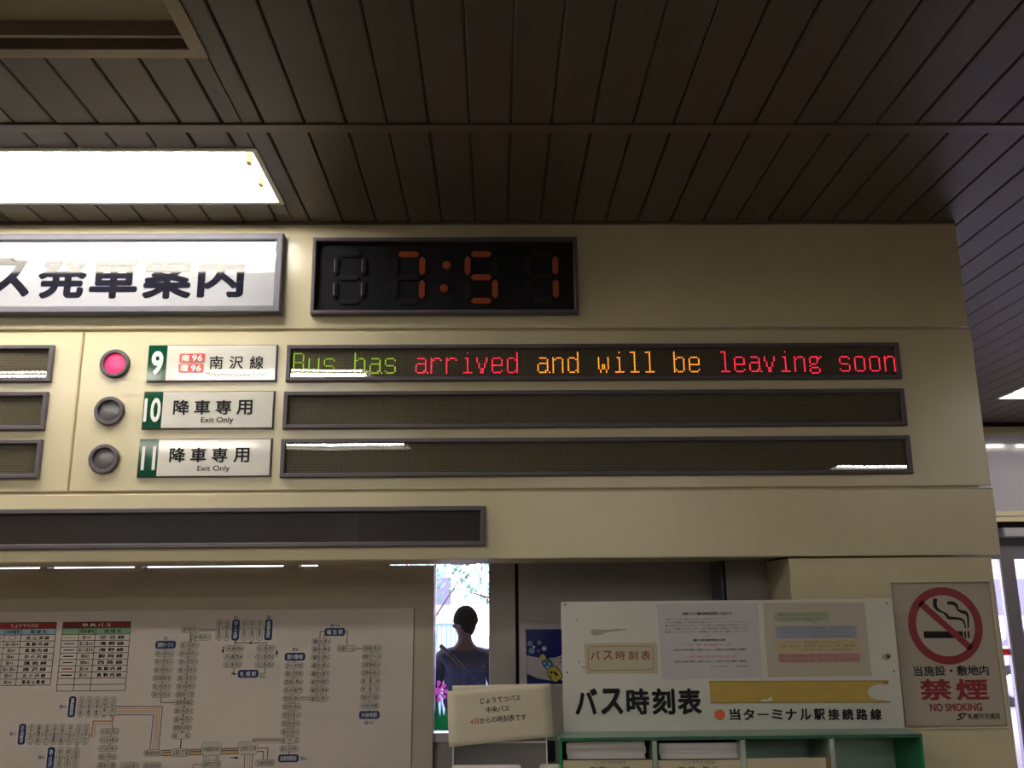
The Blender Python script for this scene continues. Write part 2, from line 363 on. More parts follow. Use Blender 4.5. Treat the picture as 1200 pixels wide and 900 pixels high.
def fixture(x0, x1, y0, y1, lit, label, wide=.012):
    r = empty('ceiling_light', ((x0+x1)/2, (y0+y1)/2, H), label, 'light', 'recessed ceiling lights' )
    d = .10; z = H
    wm = M['troffer'] if lit else M['offtroffer']
    mb = MB()
    mb.box(x0, x1, y0, y0+.003, z+.0, z+d); mb.box(x0, x1, y1-.003, y1, z+.0, z+d)
    mb.box(x0, x0+.003, y0, y1, z, z+d); mb.box(x1-.003, x1, y0, y1, z, z+d); mb.box(x0, x1, y0, y1, z+d, z+d+.005)
    mb.build('housing', wm, r)
    f = wide; fm = M['wframe'] if lit else M['fframe']
    def hring(a, b, c, d, t, za, zb): 
        q = MB(); q.box(a, b, c, c+t, za, zb); q.box(a, b, d-t, d, za, zb); q.box(a, a+t, c+t, d-t, za, zb); q.box(b-t, b, c+t, d-t, za, zb); return q
    hring(x0-.004, x1+.004, y0-.004, y1+.004, f+.004, z-.006, z-.0005).build('frame', fm, r)
    if not lit:
        hring(x0+f-.001, x1-f+.001, y0+f-.001, y1-f+.001, .004, z-.003, z+.026).build('lower_liner', M['rail'], r)
        hring(x0+f-.001, x1-f+.001, y0+f-.001, y1-f+.001, .010, z+.026, z+.030).build('liner_rib', M['wframe'], r)
        hring(x0+f-.001, x1-f+.001, y0+f-.001, y1-f+.001, .004, z+.030, z+.078).build('upper_liner', M['fframe'], r)
        MB().box(x0+.01, x1-.01, y0+.01, y1-.01, z+.078, z+.083).build('diffuser', M['offtroffer'], r)
        return r
    n = 2; L = (x1-x0)/n
    for i in range(n):
        for yy in (y0+(y1-y0)*.30, y0+(y1-y0)*.70):
            a = x0+i*L+.055; b = x0+(i+1)*L-.055
            t = MB().tube((a, yy, z+.026), (b, yy, z+.026), .014, 12).build('tube', M['tube'], r, smooth=False)
            for e in (a-.012, b-.004): MB().box(e, e+.014, yy-.014, yy+.014, z+.008, z+.045).build('tube_socket', M['socket'], r)
    return r
fixture(*lamps[0], 'lit fluorescent ceiling light nearest the display board, left of the clock')
fixture(*lamps[1], 'unlit dark ceiling light recess at the top left, in front of the rail', .035)
fixture(*lamps[2], 'lit fluorescent ceiling light overhead, mirrored in the top message display')
fixture(*lamps[3], 'lit fluorescent ceiling light further back, mirrored in the lowest message display')
fixture(*lamps[4], 'lit fluorescent ceiling light beyond the right end of the board')
fixture(*lamps[5], 'lit ceiling light behind the viewer on the right')
fixture(*lamps[6], 'lit ceiling light at the back of the hall on the right')
for i in range(7, len(lamps)):
    fixture(*lamps[i], 'added unseen ceiling light far behind the viewer, %s row from the board' % ('nearest', 'second', 'third')[i-7])

# --- fascia -------------------------------------------------------
wf = empty('wall_front', (0, 0, 0), kind='structure')
ZB = U(585, 655, 0).z
MB().box(-6, 1.735, .012, .42, ZB+.004, H+.22).build('fascia_core', M['core'], wf)
BV = .0035
def panel(x0, x1, z0, z1): MB().box(x0, x1, 0, .0118, z0, z1, BV).build('fascia_panel', M['cream'], wf)
zj1 = U(550, 386, 0).z; zj2 = U(600, 574.3, 0).z; xs = (U(98.7, 390, 0).x+U(79, 576, 0).x)/2
xr1 = (U(1120, 260, 0).x+U(1134.6, 384, 0).x)/2; xr2 = (U(1138, 387, 0).x+U(1161.7, 570, 0).x)/2; xr3 = (U(1164, 575, 0).x+U(1172, 635, 0).x)/2
g = .0045
panel(-6, xr1, zj1+g, H-.006); panel(-6, xs-g*.7, zj2+g, zj1-g); panel(xs+g*.7, xr2, zj2+g, zj1-g); panel(-6, xr3, ZB, zj2-g)
# --- pier ---------------------------------------------------------
PY = .02
xp0 = U(928, 700, PY).x; xp1 = (U(1162.5, 657, PY).x+U(1193.5, 900, PY).x)/2
MB().box(xp0, xp1, PY, .30, 0, ZB-.004, .003).build('wall_pier', M['cream'], None, kind='structure')
MB().box(1.66, 1.70, .30, YF, 0, H+.2).build('wall_side', M['cream'], None, kind='structure')
# --- recess below the fascia ---------------------------------------
YB = .45; YBR = .60
xb1 = (U(509, 665, YB).x+U(507, 860, YB).x)/2
MB().box(-6, xb1, YB, YB+.04, 0, ZB+.0012).build('wall_map_board', M['board'], None, kind='structure')
mb = MB()
for a, b in ((51, 60), (161, 170), (334, 352), (374, 457)):
    mb.box(U(a, 664, YB).x, U(b, 664, YB).x, YB-.03, YB+.03, ZB-.012, ZB+.02)
mb.build('trim_2', M['core'], None, kind='structure')
MB().box(-6, 1.70, .42, YB+.06, ZB+.022, H+.2).build('trim_3', M['core'], None, kind='structure')
YW = .50        # window plane
wx0 = xb1; wx1 = U(574, 700, YW).x; wz0 = U(540, 857, YW).z
xg0 = (U(603.5, 660, YW).x+U(604, 800, YW).x)/2; xg1 = (U(607.5, 660, YW).x+U(608, 800, YW).x)/2
MB().box(wx1, xg0, YW-.03, YW+.05, 0, ZB+.02).build('wall_panel_left', M['grey'], None, kind='structure')
MB().box(xg0, xg1, YW+.02, YW+.05, 0, ZB+.02).build('trim_4', M['void'], None, kind='structure')
MB().box(xg1, 1.70, YW-.03, YW+.05, 0, ZB+.02).build('wall_panel_right', M['grey'], None, kind='structure')
bx0 = U(849, 680, .30).x
MB().box(bx0, xp0, .30, YW-.03, 0, ZB+.002).build('wall_return', M['grey'], None, kind='structure')
MB().box(bx0-.003, bx0+.004, .294, .30, 0, ZB+.002).build('trim_5', M['void'], None, kind='structure')
MB().box(bx0-.012, bx0-.0005, .305, YW-.03, 0, ZB+.002).build('trim_6', M['slate'], None, kind='structure')
# mottled panel below the window and dark band
MB().box(wx0, wx1, YW-.01, YW+.05, 0, wz0-.035).build('wall_below_window', M['dgrey'], None, kind='structure')
q0 = U(655, 868, YW-.035).z; q1 = U(655, 892, YW-.035).z
MB().box(U(640, 880, YW-.035).x, .6, YW-.042, YW-.0301, q1, q0).build('trim_7', M['void'], None, kind='structure')
# --- window with decals ---------------------------------------------
win = empty('window_1', ((wx0+wx1)/2, YW, wz0), kind='structure')
mb = MB(); mb.box(wx0, wx1, YW-.02, YW+.06, wz0-.035, wz0-.004); mb.box(wx1-.004, wx1, YW, YW+.05, wz0, ZB+.02); mb.box(wx0, wx0+.003, YW, YW+.05, wz0, ZB+.02)
mb.build('window_frame', M['alul'], win)
MB().box(wx0, wx1, YW+.02, YW+.026, wz0-.01, ZB+.02).build('pane', M['pane'], win)
zf = U(540, 782, YW+.018).z
MB().box(wx0, wx1, YW+.016, YW+.018, wz0, zf).build('tinted_film', M['film'], win)
MB().box(U(528, 657, YW).x, U(558, 657, YW).x, YW+.03, YW+.05, U(540, 661, YW).z, ZB+.01).build('window_catch', M['slate'], win)
pr = Print(YW+.014, win)
pts = [(509, 856)]; random.seed(8)
zz = 823
xs_ = 509
while xs_ < 576:
    pts.append((xs_, 826+random.uniform(-4, 3))); pts.append((xs_+2.2, 842+random.uniform(-6, 5))); xs_ += 4.4
pts.append((576, 856)); pr.poly(pts, 'gdecal', 1)
for a in range(9):
    th = a*2*math.pi/9; c = (512.5, 810); r1, r2 = 4, 11.5
    pr.poly([(c[0]+r1*math.cos(th-.1), c[1]+r1*math.sin(th-.1)), (c[0]+r2*math.cos(th-.24), c[1]+r2*math.sin(th-.24)), (c[0]+(r2+1.5)*math.cos(th), c[1]+(r2+1.5)*math.sin(th)), (c[0]+r2*math.cos(th+.24), c[1]+r2*math.sin(th+.24)), (c[0]+r1*math.cos(th+.1), c[1]+r1*math.sin(th+.1))], 'magenta', 2)
pr.disc(512.5, 810, 4.2, 'magenta', 2)
pr.line([(512, 822), (511.5, 852)], 'gdecal', 1.2, 2)
pr.build({'gdecal': 'grass_decal', 'magenta': 'flower_decal', 'wdecal': 'grass_decal'})

# --- hall beyond ----------------------------------------------------
zb1 = U(1180, 600, YF).z; zb2 = U(1180, 611.5, YF).z; zb3 = U(1180, 621, YF).z; zb4 = U(1180, 632, YF).z; zb5 = U(1180, 655, YF).z
MB().box(1.66, 7.2, YF, YF+.15, zb1, H-.085).build('wall_bulkhead', M['lav'], None, kind='structure')
MB().box(1.66, 7.2, YF-.02, YF+.15, H-.085, H-.03).build('trim_8', M['cream'], None, kind='structure')
MB().box(1.66, 7.2, YF-.05, YF+.15, H-.03, H+.2).build('trim_9', M['void'], None, kind='structure')
mb = MB(); mb.box(1.66, 7.2, YF-.04, YF+.1, (zb1+zb2)/2+.004, zb1+.004); mb.box(1.66, 7.2, YF-.03, YF+.1, zb2, (zb1+zb2)/2+.001)
mb.build('trim_10', M['cream'], None, kind='structure')
MB().box(1.66, 7.2, YF+.02, YF+.1, zb3-.01, zb2).build('trim_11', M['void'], None, kind='structure')
door = empty('door_1', (3.9, YF, 0), kind='structure')
MB().box(1.70, 7.2, YF, YF+.06, zb5, zb3-.01).build('door_header', M['alu'], door)
MB().box(U(1174.5, 625, YF-.06).x, 5.0, YF-.09, YF, zb4+.01, zb3+.01, .01).build('door_closer', M['alul'], door)
xm = (U(1176, 664, YF).x+U(1198, 880, YF).x)/2+.02
mb = MB()
mull = [(xm-.012, xm+.085), (xm-1.25, xm-1.17), (xm+.98, xm+1.06), (xm+2.0, xm+2.09)]
for a, b in mull: MB().box(a, b, YF-.01, YF+.07, 0, zb5).build('door_stile', M['alu'], door)
MB().box(xm-.030, xm-.014, YF-.005, YF+.03, 0, zb5).build('door_edge', M['alul'], door)
MB().box(1.70, 7.2, YF, YF+.06, 0, .12).build('door_sill', M['alu'], door)
for a, b in ((1.70, xm-1.25), (xm-1.17, xm-.03), (xm+.085, xm+.98), (xm+1.06, xm+2.0), (xm+2.09, 7.2)):
    MB().box(a, b, YF+.03, YF+.036, .12, zb5).build('pane', M['pane'], door)
z0, z1 = U(1182, 768, YF).z, U(1182, 760.5, YF).z
MB().box(xm-1.17, xm-.03, YF+.024, YF+.029, z0, z1).build('warning_tape', M['red'], door)
# --- rest of the hall (behind the viewer) ---------------------------
MB().box(-6, 7.2, -14, YF+.1, -.1, 0).build('floor', M['floor'], None, kind='structure')
MB().box(-6.1, -6, -14, .5, 0, H+.2).build('wall_left', M['wall'], None, kind='structure')
MB().box(7.2, 7.3, -14, YF+.2, 0, H+.2).build('wall_right', M['wall'], None, kind='structure')
MB().box(-6.1, 7.3, -14.1, -14, 0, H+.2).build('wall_back', M['wall'], None, kind='structure')
MB().box(-1.95, -1.68, -8.3, -8.0, 0, H).build('wall_pillar', M['pillar'], None, kind='structure')

# ================================================================== THINGS ON THE FASCIA
def frame_inner(x0, x1, z0, z1, t): return x0+t, x1-t, z0+t, z1-t
def acrylic(x0, x1, z0, z1, y, mt, parent, amp=.002, seed=0, name='cover'):
    nx = max(8, int((x1-x0)/.02)); nz = 5; vs = []; fs = []
    for j in range(nz+1):
        for i in range(nx+1):
            x = x0+(x1-x0)*i/nx; z = z0+(z1-z0)*j/nz; zc = z-(z0+z1)/2
            t = x-x0
            s_ = amp*(math.sin(t*9+seed)*.5+math.sin(t*23+seed*2.1)*.22+.9*math.exp(-t*9))
            vs.append((x, y-s_*zc, z))
    for j in range(nz):
        for i in range(nx):
            a = j*(nx+1)+i; fs.append((a, a+1, a+nx+2, a+nx+1))
    mb = MB(); mb.add(vs, fs); return mb.build(name, mt, parent, smooth=True)
# --- big sign -------------------------------------------------------
x0, x1, z0, z1 = rect((-125, 277.5), (335, 279.5), (331, 371.4), (-135, 368), 0)
zA = U(160, 278.8, 0).z; zBm = U(160, 370.6, 0).z
sign = empty('bus_departure_sign', ((x0+x1)/2, 0, zBm), 'long white sign with bold black lettering in a silver frame, left of the clock', 'sign')
MB().ringframe(x0, x1, zBm, zA, .026, -.045, 0, .004).build('frame', M['silver'], sign)
MB().box(x0+.02, x1-.02, -.03, -.001, zBm+.02, zA-.02).build('face', M['signwhite'], sign)
pr = Print(-.0305, sign)
for ch, cx, w_, hh in (('バ', -53, 50, 44), ('ス', 10, 52, 46), ('発', 73.3, 57, 49.5), ('車', 133.8, 56, 49.5), ('案', 196.5, 57, 50), ('内', 259, 54, 47)):
    pr.text(ch, cx, 325, w_, hh, 'inkgloss', .036, 1, 6, own=True)
pr.build()
# --- clock ----------------------------------------------------------
x0, x1, z0, z1 = rect((369, 282.5), (675, 281.5), (677.5, 370), (365.2, 370.6), 0)
ck = empty('digital_clock', ((x0+x1)/2, 0, z0), 'black digital wall clock with orange digits reading 7:51', 'clock')
MB().ringframe(x0, x1, z0, z1, .014, -.035, 0, .003).build('frame', M['violet'], ck)
MB().box(x0+.01, x1-.01, -.006, -.001, z0+.01, z1-.01).build('back_plate', M['black'], ck)
acrylic(x0+.012, x1-.012, z0+.012, z1-.012, -.026, M['smoke'], ck, .0005, 1)
def seg(name, cx, cz, L, t, vertical, mt, y0=-.014):
    h = t/2
    p = [(-L/2, 0), (-L/2+h*.9, -h), (L/2-h*.9, -h), (L/2, 0), (L/2-h*.9, h), (-L/2+h*.9, h)]
    if vertical: p = [(-b, a) for a, b in p]
    return MB().prism([(cx+a, cz+b) for a, b in p], y0, -.005).build(name, mt, ck)
DW = None
def digit(cx, cyp, on, ghost):
    c = U(cx, cyp, -.01); w_ = .102; h_ = .184; t = .021; L = .078; Lh = .072
    pos = {'a': (0, h_/2, 0), 'g': (0, 0, 0), 'd': (0, -h_/2, 0), 'f': (-w_/2, h_/4, 1), 'b': (w_/2, h_/4, 1), 'e': (-w_/2, -h_/4, 1), 'c': (w_/2, -h_/4, 1)}
    for k, (dx, dz, v) in pos.items():
        lit = k in on
        s_ = seg('segment', c.x+dx, c.z+dz, L if not v else Lh, t, v, M['orange'] if lit else M['ghost'])
        if lit: s_['label'] = 'orange flip segment'
        if ghost and v and not lit:
            MB().box(c.x+dx-.005, c.x+dx-.001, -.0165, -.014, c.z+dz-Lh*.32, c.z+dz+Lh*.32).build('glint_strip', M['ghostglint'], s_)  # pale strip painting the glint on an upright segment
zc_ = 326.5
digit(409, 325.5, '', True); digit(478.5, 325.5, 'abc', False); digit(564, 325, 'afgcd', False); digit(635, 324.5, 'bc', False)
for cx, cyp in ((523.3, 311), (520.2, 338)):
    c = U(cx, cyp, -.01); MB().lathe(c.x, c.z, [(.0, -.015), (.014, -.015), (.0155, -.013), (.0155, -.005)], 20).build('colon_dot', M['orange'], ck, label='round orange dot')
# --- LED displays ---------------------------------------------------
PITCH_D = None
def display(TL, TR, BR, BL, label, amp=.0022, seed=0, t=.016, cat='display', matk='led', group=None, depth=.018):
    x0, x1, z0, z1 = rect(TL, TR, BR, BL, -.01)
    r = empty('message_display', ((x0+x1)/2, 0, z0), label, cat, group)
    MB().ringframe(x0, x1, z0, z1, t, -depth, 0, .003).build('frame', M['violet'], r)
    xi0, xi1, zi0, zi1 = frame_inner(x0, x1, z0, z1, t-.003)
    pd = (zi1-zi0)/16.4
    ml = M['screen'] if matk != 'led' else ledmat('led_dots', (.19, .16, .095), (.034, .029, .021), pd, xi0-ORG[r].x, zi0-ORG[r].z)
    MB().box(xi0, xi1, -.004, -.001, zi0, zi1).build('led_matrix' if matk == 'led' else 'screen', ml, r)
    acrylic(xi0, xi1, zi0, zi1, -.009, M['acrylic'], r, amp, seed)
    return r, (xi0, xi1, zi0, zi1, pd)
d1, g1 = display((337, 404), (1052, 402.5), (1057, 444.7), (334.5, 446.5), 'top right message display showing green, red and orange bus arrival text', .0014, 0.4)
display((333.3, 458), (1058.7, 456.7), (1063.5, 500), (331, 501.5), 'blank long message display, middle of the three right of the route plates', .001, 2)
display((330, 513), (1065, 512), (1070.6, 556.5), (328, 558.5), 'blank long message display, lowest of the three right of the route plates', .0007, 3.6)
display((-230, 405), (64.2, 405.2), (59, 448.3), (-238, 448), 'blank message display cut by the left edge, highest of three', .001, 1)
display((-236, 460), (57.2, 460), (51.3, 504.8), (-245, 504.6), 'blank message display cut by the left edge, middle of three', .001, 2)
display((-243, 516), (50.4, 516), (44.8, 561.5), (-252, 561.5), 'blank message display cut by the left edge, lowest of three', .001, 3)
display((-330, 600), (568.7, 592.2), (568.7, 638.5), (-340, 648), 'long black blank notice screen on the lowest fascia panel', .0004, 1, .017, matk='dark')
# LED text
GL = {
'B': "111110 100001 100001 100001 100001 111110 100001 100001 100001 100001 100001 111110",
'u': "0 0 0 100001 100001 100001 100001 100001 100001 100001 100011 011101",
's': "0 0 0 011110 100001 100000 100000 011110 000001 000001 100001 011110",
'h': "1 1 1 101110 110001 100001 100001 100001 100001 100001 100001 100001",
'a': "0 0 0 011110 000001 000001 011111 100001 100001 100001 100011 0111101",
'r': "0 0 0 101110 110001 100000 100000 100000 100000 100000 100000 100000",
'i': "0001 0 0 0011 0001 0001 0001 0001 0001 0001 0001 0111110",
'v': "0 0 0 100001 100001 100001 010010 010010 010010 001100 001100 001100",
'e': "0 0 0 011110 100001 100001 100001 111111 100000 100000 100001 011110",
'd': "000001 000001 000001 011101 100011 100001 100001 100001 100001 100001 100011 011101",
'n': "0 0 0 101110 110001 100001 100001 100001 100001 100001 100001 100001",
'w': "0 0 0 100001 100001 100001 100001 101101 101101 101101 010010 010010",
'l': "0111 0001 0001 0001 0001 0001 0001 0001 0001 0001 0001 0111110",
'b': "1 1 1 101110 110001 100001 100001 100001 100001 100001 110001 101110",
'g': "0 0 0 0111101 1000110 100010 100010 011100 100000 011110 100001 100001 011110",
'o': "0 0 0 011110 100001 100001 100001 100001 100001 100001 100001 011110"}
xi0, xi1, zi0, zi1, pd = g1
xt0 = U(343.2, 425, -.005).x; xt1 = U(1050, 423, -.005).x; pc = (xt1-xt0)/(40*8-1.5)
def word(txt, start, mk, label):
    mb = MB()
    for i, ch in enumerate(txt):
        if ch == ' ': continue
        for rI, row in enumerate(GL[ch].split()):
            for cI, bit in enumerate(row):
                if bit == '1':
                    cx = xt0+((start+i)*8+cI+.5)*pc; cz = zi1-(2.6+rI)*pd
                    rd = pc*.33; c8 = rd*.5
                    mb.add([(cx-c8, -.0052, cz-rd), (cx+c8, -.0052, cz-rd), (cx+rd, -.0052, cz-c8), (cx+rd, -.0052, cz+c8), (cx+c8, -.0052, cz+rd), (cx-c8, -.0052, cz+rd), (cx-rd, -.0052, cz+c8), (cx-rd, -.0052, cz-c8)], [tuple(range(8))])
    mb.build('lit_dots', M[mk], d1, kind='stuff', label=label)
word('Bus has', 0, 'ledg', 'green lit dots'); word('arrived', 8, 'ledr', 'red lit dots'); word('and will be', 16, 'ledo', 'orange lit dots'); word('leaving soon', 28, 'ledr', 'red lit dots')
# --- route plates ---------------------------------------------------
def plate(TL, TR, BR, BL, gx, label):
    x0, x1, z0, z1 = rect(TL, TR, BR, BL, -.01)
    xg = (U(gx[0], (TL[1]), -.01).x+U(gx[1], BL[1], -.01).x)/2
    r = empty('route_plate', ((x0+x1)/2, 0, z0), label, 'sign', 'route plates')
    MB().box(x0, x1, -.006, 0, z0, z1).build('backing', M['violet'], r)
    MB().box(xg, x1-.004, -.012, -.006, z0+.004, z1-.004, .001).build('name_panel', M['plate'], r)
    MB().box(x0+.002, xg, -.0118, -.006, z0+.004, z1-.004).build('number_panel', M['green'], r)
    return r, Print(-.0125, r)
r, pr = plate((174.4, 404.2), (325.8, 403.5), (323.3, 446.8), (170.8, 447.5), (196.9, 193.5), 'route plate numbered 9 with two red route boxes')
pr.text('9', 184.3, 425.5, 13.5, 28, 'wink', .035, 1, 8, own=True)
for cy_, t_ in ((419.6, '南96'), (431.6, '環96')):
    cx_ = 225.4 if cy_ < 425 else 224
    pr.pill(cx_, cy_, 30, 10.3, 'redbox', None, None, 'wink', .006, 1)
    pr.text(t_[0], cx_-7.8, cy_, 9.2, 7.8, 'wink', .03, 4, 3); pr.text('9', cx_+2.6, cy_, 5.6, 7.4, 'wink', .03, 4, 4); pr.text('6', cx_+9.2, cy_, 5.6, 7.4, 'wink', .03, 4, 4)
pr.text('南沢線'[0], 253.5, 424.8, 16, 15.5, 'ink', .015, 1, 4); pr.text('沢', 277, 424.8, 16, 15, 'ink', .015, 1, 4); pr.text('線', 300.8, 424.8, 16, 15.5, 'ink', .015, 1, 4)
pr.text('Minaminosawa Line', 276, 438.5, 71, 6.4, 'inkglare', .01, 1, 3); pr.build()
for i, (q, gx, n_, tx, ty, ey, nb) in enumerate((
   (((168.8, 458.8), (322.3, 457.5), (319.8, 501.5), (165.4, 504)), (191.7, 188.3), '10', (212.5, 237, 262, 286.5), 477.3, 492.8, (178.5, 480.5)),
   (((163.3, 514.6), (319.2, 513), (316.7, 558), (159.8, 560.2)), (186.5, 183.1), '11', (208, 232.5, 257.5, 283), 533.3, 549.6, (174, 537)))):
    r, pr = plate(*q, gx, 'exit-only route plate numbered %s, %s' % (n_, ('directly under the plate with red boxes', 'lowest of the three')[i]))
    pr.text(n_, nb[0], nb[1], 19.5 if i == 0 else 16.5, 28, 'wink', .025, 1, 8, own=True)
    for ch, cx in zip('降車専用', tx): pr.text(ch, cx, ty, 18.6, 17.2, 'ink', .022, 1, 4, own=True)
    pr.text('Exit Only', sum(tx)/4+5.0, ey, 38, 8.2, 'ink', .012, 1, 3); pr.build()
# --- indicator lamps ------------------------------------------------
for cx, cy_, lit, lb in ((134.2, 426, True, 'round bay indicator glowing pink beside plate 9'), (127.8, 481.5, False, 'dark round indicator with grey bezel, middle of the column of three, level with plate 10'), (121.5, 537.8, False, 'dark round indicator with grey bezel, lowest of the column of three, level with plate 11')):
    c = U(cx, cy_, -.01); R_ = .053
    r = empty('indicator_lamp', (c.x, 0, c.z), lb, 'light', 'bay indicator lamps')
    MB().lathe(c.x, c.z, [(R_, 0), (R_, -.012), (R_-.004, -.016), (.041, -.016), (.038, -.012), (.0375, .0)], 48).build('bezel', M['violet'], r, smooth=False)
    MB().lathe(c.x, c.z, [(.0376, -.003), (.030, -.0055), (.018, -.008), (.0005, -.009)], 40).build('lens', M['pink'] if lit else M['dlens'], r, smooth=True)
# ================================================================== ROUTE MAP
YM = YB
x0, x1, z0, z1 = rect((-420, 720), (485.5, 712.2), (481.6, 900), (-430, 900), YM-.003)
mp = empty('route_map', (0, YM, .9), 'large white bus route map poster with tables and blue station pills', 'poster')
ztop = (U(0, 717.5, YM-.003).z+U(485, 712.5, YM-.003).z)/2
MB().box(-3.2, x1, YM-.0042, YM-.0004, .9, ztop).build('sheet', M['paper'], mp)
pr = Print(YM-.0042, mp)
pr.line([(485.5, 712.6), (481.6, 905)], 'line', .7, 1)
pr.poly([(337, 714), (449.5, 713.5), (446, 849), (356, 852)], 'patch', .5); pr.poly([(240, 765), (331, 765), (328, 800), (257, 798)], 'patch', .5)
# tables
def table(TL, TR, BR, BL, rows, colx, hdr, sub, hk, sk, body, lines):
    xa = (U(*TL, pr.Y).x+U(*BL, pr.Y).x)/2; xb = (U(*TR, pr.Y).x+U(*BR, pr.Y).x)/2
    za = (U(*TL, pr.Y).z+U(*TR, pr.Y).z)/2; zb_ = (U(*BR, pr.Y).z+U(*BL, pr.Y).z)/2
    X = lambda u: xa+(xb-xa)*u
    n = rows; Z = lambda i: za+(zb_-za)*i/n
    def q(a, b, c, d, mk, L): pr.mb(mk).poly([(a, d), (b, d), (b, c), (a, c)][::1], pr.y(L))
    q(xa, xb, Z(0), Z(1), hk, 1); q(xa, xb, Z(1), Z(2), sk, 1)
    lw = .0012
    for i in range(n+1): q(xa, xb, Z(i)+lw, Z(i)-lw, 'line', 2)
    for u in [0]+colx+[1]:
        q(X(u)-lw, X(u)+lw, Z(1 if 0 < u < 1 else 0), zb_, 'line', 2)
    hgt = (za-zb_)/n
    def tx(t_, u, i, w_, mk, wt=.01, hf=.62):
        vs, fs = textmesh(t_, wt, 1); cz = (Z(i)+Z(i+1))/2; W_ = w_*(xb-xa)
        pr.mb(mk).add([(X(u)+x*W_, pr.y(3)+k, cz+y*hgt*hf) for x, y, k in vs], fs)
    tx(hdr, .5, 0, .42, 'wink'); c1 = (colx[0]+colx[1])/2; c2 = (colx[1]+1)/2
    tx('系統番号', c1, 1, .2, 'ink'); tx('路 線 名', c2, 1, .25, 'ink')
    for i, (a, b) in enumerate(body):
        if a: tx(a, c1, i+2, .2 if len(a) > 4 else .12, 'ink')
        if b: tx(b, c2, i+2, .36, 'ink', .02)
        if i < len(lines) and lines[i]:
            cz = (Z(i+2)+Z(i+3))/2; q(X(colx[0]*.2), X(colx[0]*.82), cz+.0022, cz-.0022, lines[i], 3)
table((-7, 730), (67.2, 729), (58.5, 802.3), (-17, 804), 10, [.20, .46], 'じょうてつバス', '', 'tred', 'tblue',
  [('◯', '定 山 渓 線'), ('南4 南54', '真 駒 内 線'), ('南54', '真 駒 内 線'), ('南80', '中 の 沢 線'), ('南95', '藻 岩 線'), ('南96 環96', '南 沢 線'), ('南97', '北 の 沢 線'), ('南98', '藻 岩 山 麓 線')], ['redline', 'redline', 'redline'])
table((74.8, 729.2), (154.4, 728.3), (146, 809.2), (65.6, 810), 11, [.245, .49], '中 央 バ ス', '', 'tdred', 'tgreen',
  [('真101', '空 沼 線'), ('真22 真106', '滝 野 線'), ('真107 真108', '滝 野 線'), ('南82', '駒 岡 線'), ('南81', '西 岡 線'), ('真104', '真 駒 内 線'), ('真105', '真 駒 内 線')], ['ryellow', 'rblue', 'rblue', 'ink', 'line', 'redline', 'ink'])
W0, H0 = 23, 7.8
def col(pts, names, w=W0, h=H0):
    for (x, y), n_ in zip(pts, names): pr.pill(x, y, w, h, 'pill', 'line', n_, 'ink')
def bpill(x, y, n_, w=24, h=9.4, vert=False, lab=None, lp=None):
    pr.pill(x, y, w, h, 'blue', None, n_, 'wink', .009, vert=vert, wt=.0, fw=.78, fh=.6)
    if lab: pr.text(lab, lp[0], lp[1], 2.6*len(lab), 4.6, 'bluetext', .01, 3, 1)
# connectors first
pr.line([(224, 737.8), (221, 768), (213, 860), (211.4, 880)], 'line', 1.3)
pr.line([(225.8, 737.8), (222.5, 768)], 'line', .7); pr.line([(230, 740), (229, 752)], 'line', .7)
pr.line([(194.2, 755.6), (188.8, 813.7), (188.2, 823.4), (206, 823.4)], 'brown', .9)
pr.line([(235, 737.6), (316, 736.4)], 'line', .7); pr.line([(235, 739.2), (256, 739)], 'line', .7)
pr.line([(276.2, 738), (274, 787), (271.3, 789.8), (283, 789.8)], 'line', .8); pr.line([(276.5, 748), (276.5, 753.5), (312.5, 753.5), (310.5, 789.2), (300, 789.2)], 'line', .8)
pr.poly([(291, 753.5), (295, 751.9), (295, 755.1)], 'ink', 2); pr.poly([(277.5, 789.8), (273.5, 788.2), (273.5, 791.4)], 'ink', 2)
pr.line([(262, 757.5), (261.5, 762)], 'ink', .9); pr.poly([(259.8, 761.5), (263, 761.5), (261.2, 766.5)], 'ink', 2)
pr.line([(324.3, 769.5), (324.5, 765)], 'ink', .9); pr.poly([(322.9, 766), (326.2, 766), (324.7, 761)], 'ink', 2)
pr.line([(345.7, 769.6), (342.2, 818.6)], 'line', .8)
for dx in (-3.3, 0, 3.3): pr.line([(342.2+dx, 818.6), (339.9+dx, 867.4)], 'line', .8)
pr.line([(339.9, 867), (338.2, 888)], 'line', .8)
for dx in (-2, 3): pr.line([(376.8+dx, 751.6), (373+dx, 818.4)], 'line', .8)
pr.line([(374.8, 748), (375.3, 740), (384, 740)], 'line', .8); pr.line([(379.4, 748), (379.6, 744.2), (384, 744.2)], 'line', .8)
pr.line([(402, 740), (407.3, 740), (406.3, 757)], 'line', .8); pr.line([(406, 760), (436, 760)], 'line', .8)
pr.line([(435.6, 760), (432.8, 836)], 'line', .8)
pr.line([(353, 817.2), (364, 817.2)], 'brown', .8); pr.line([(353, 819.8), (364, 819.8)], 'brown', .8)
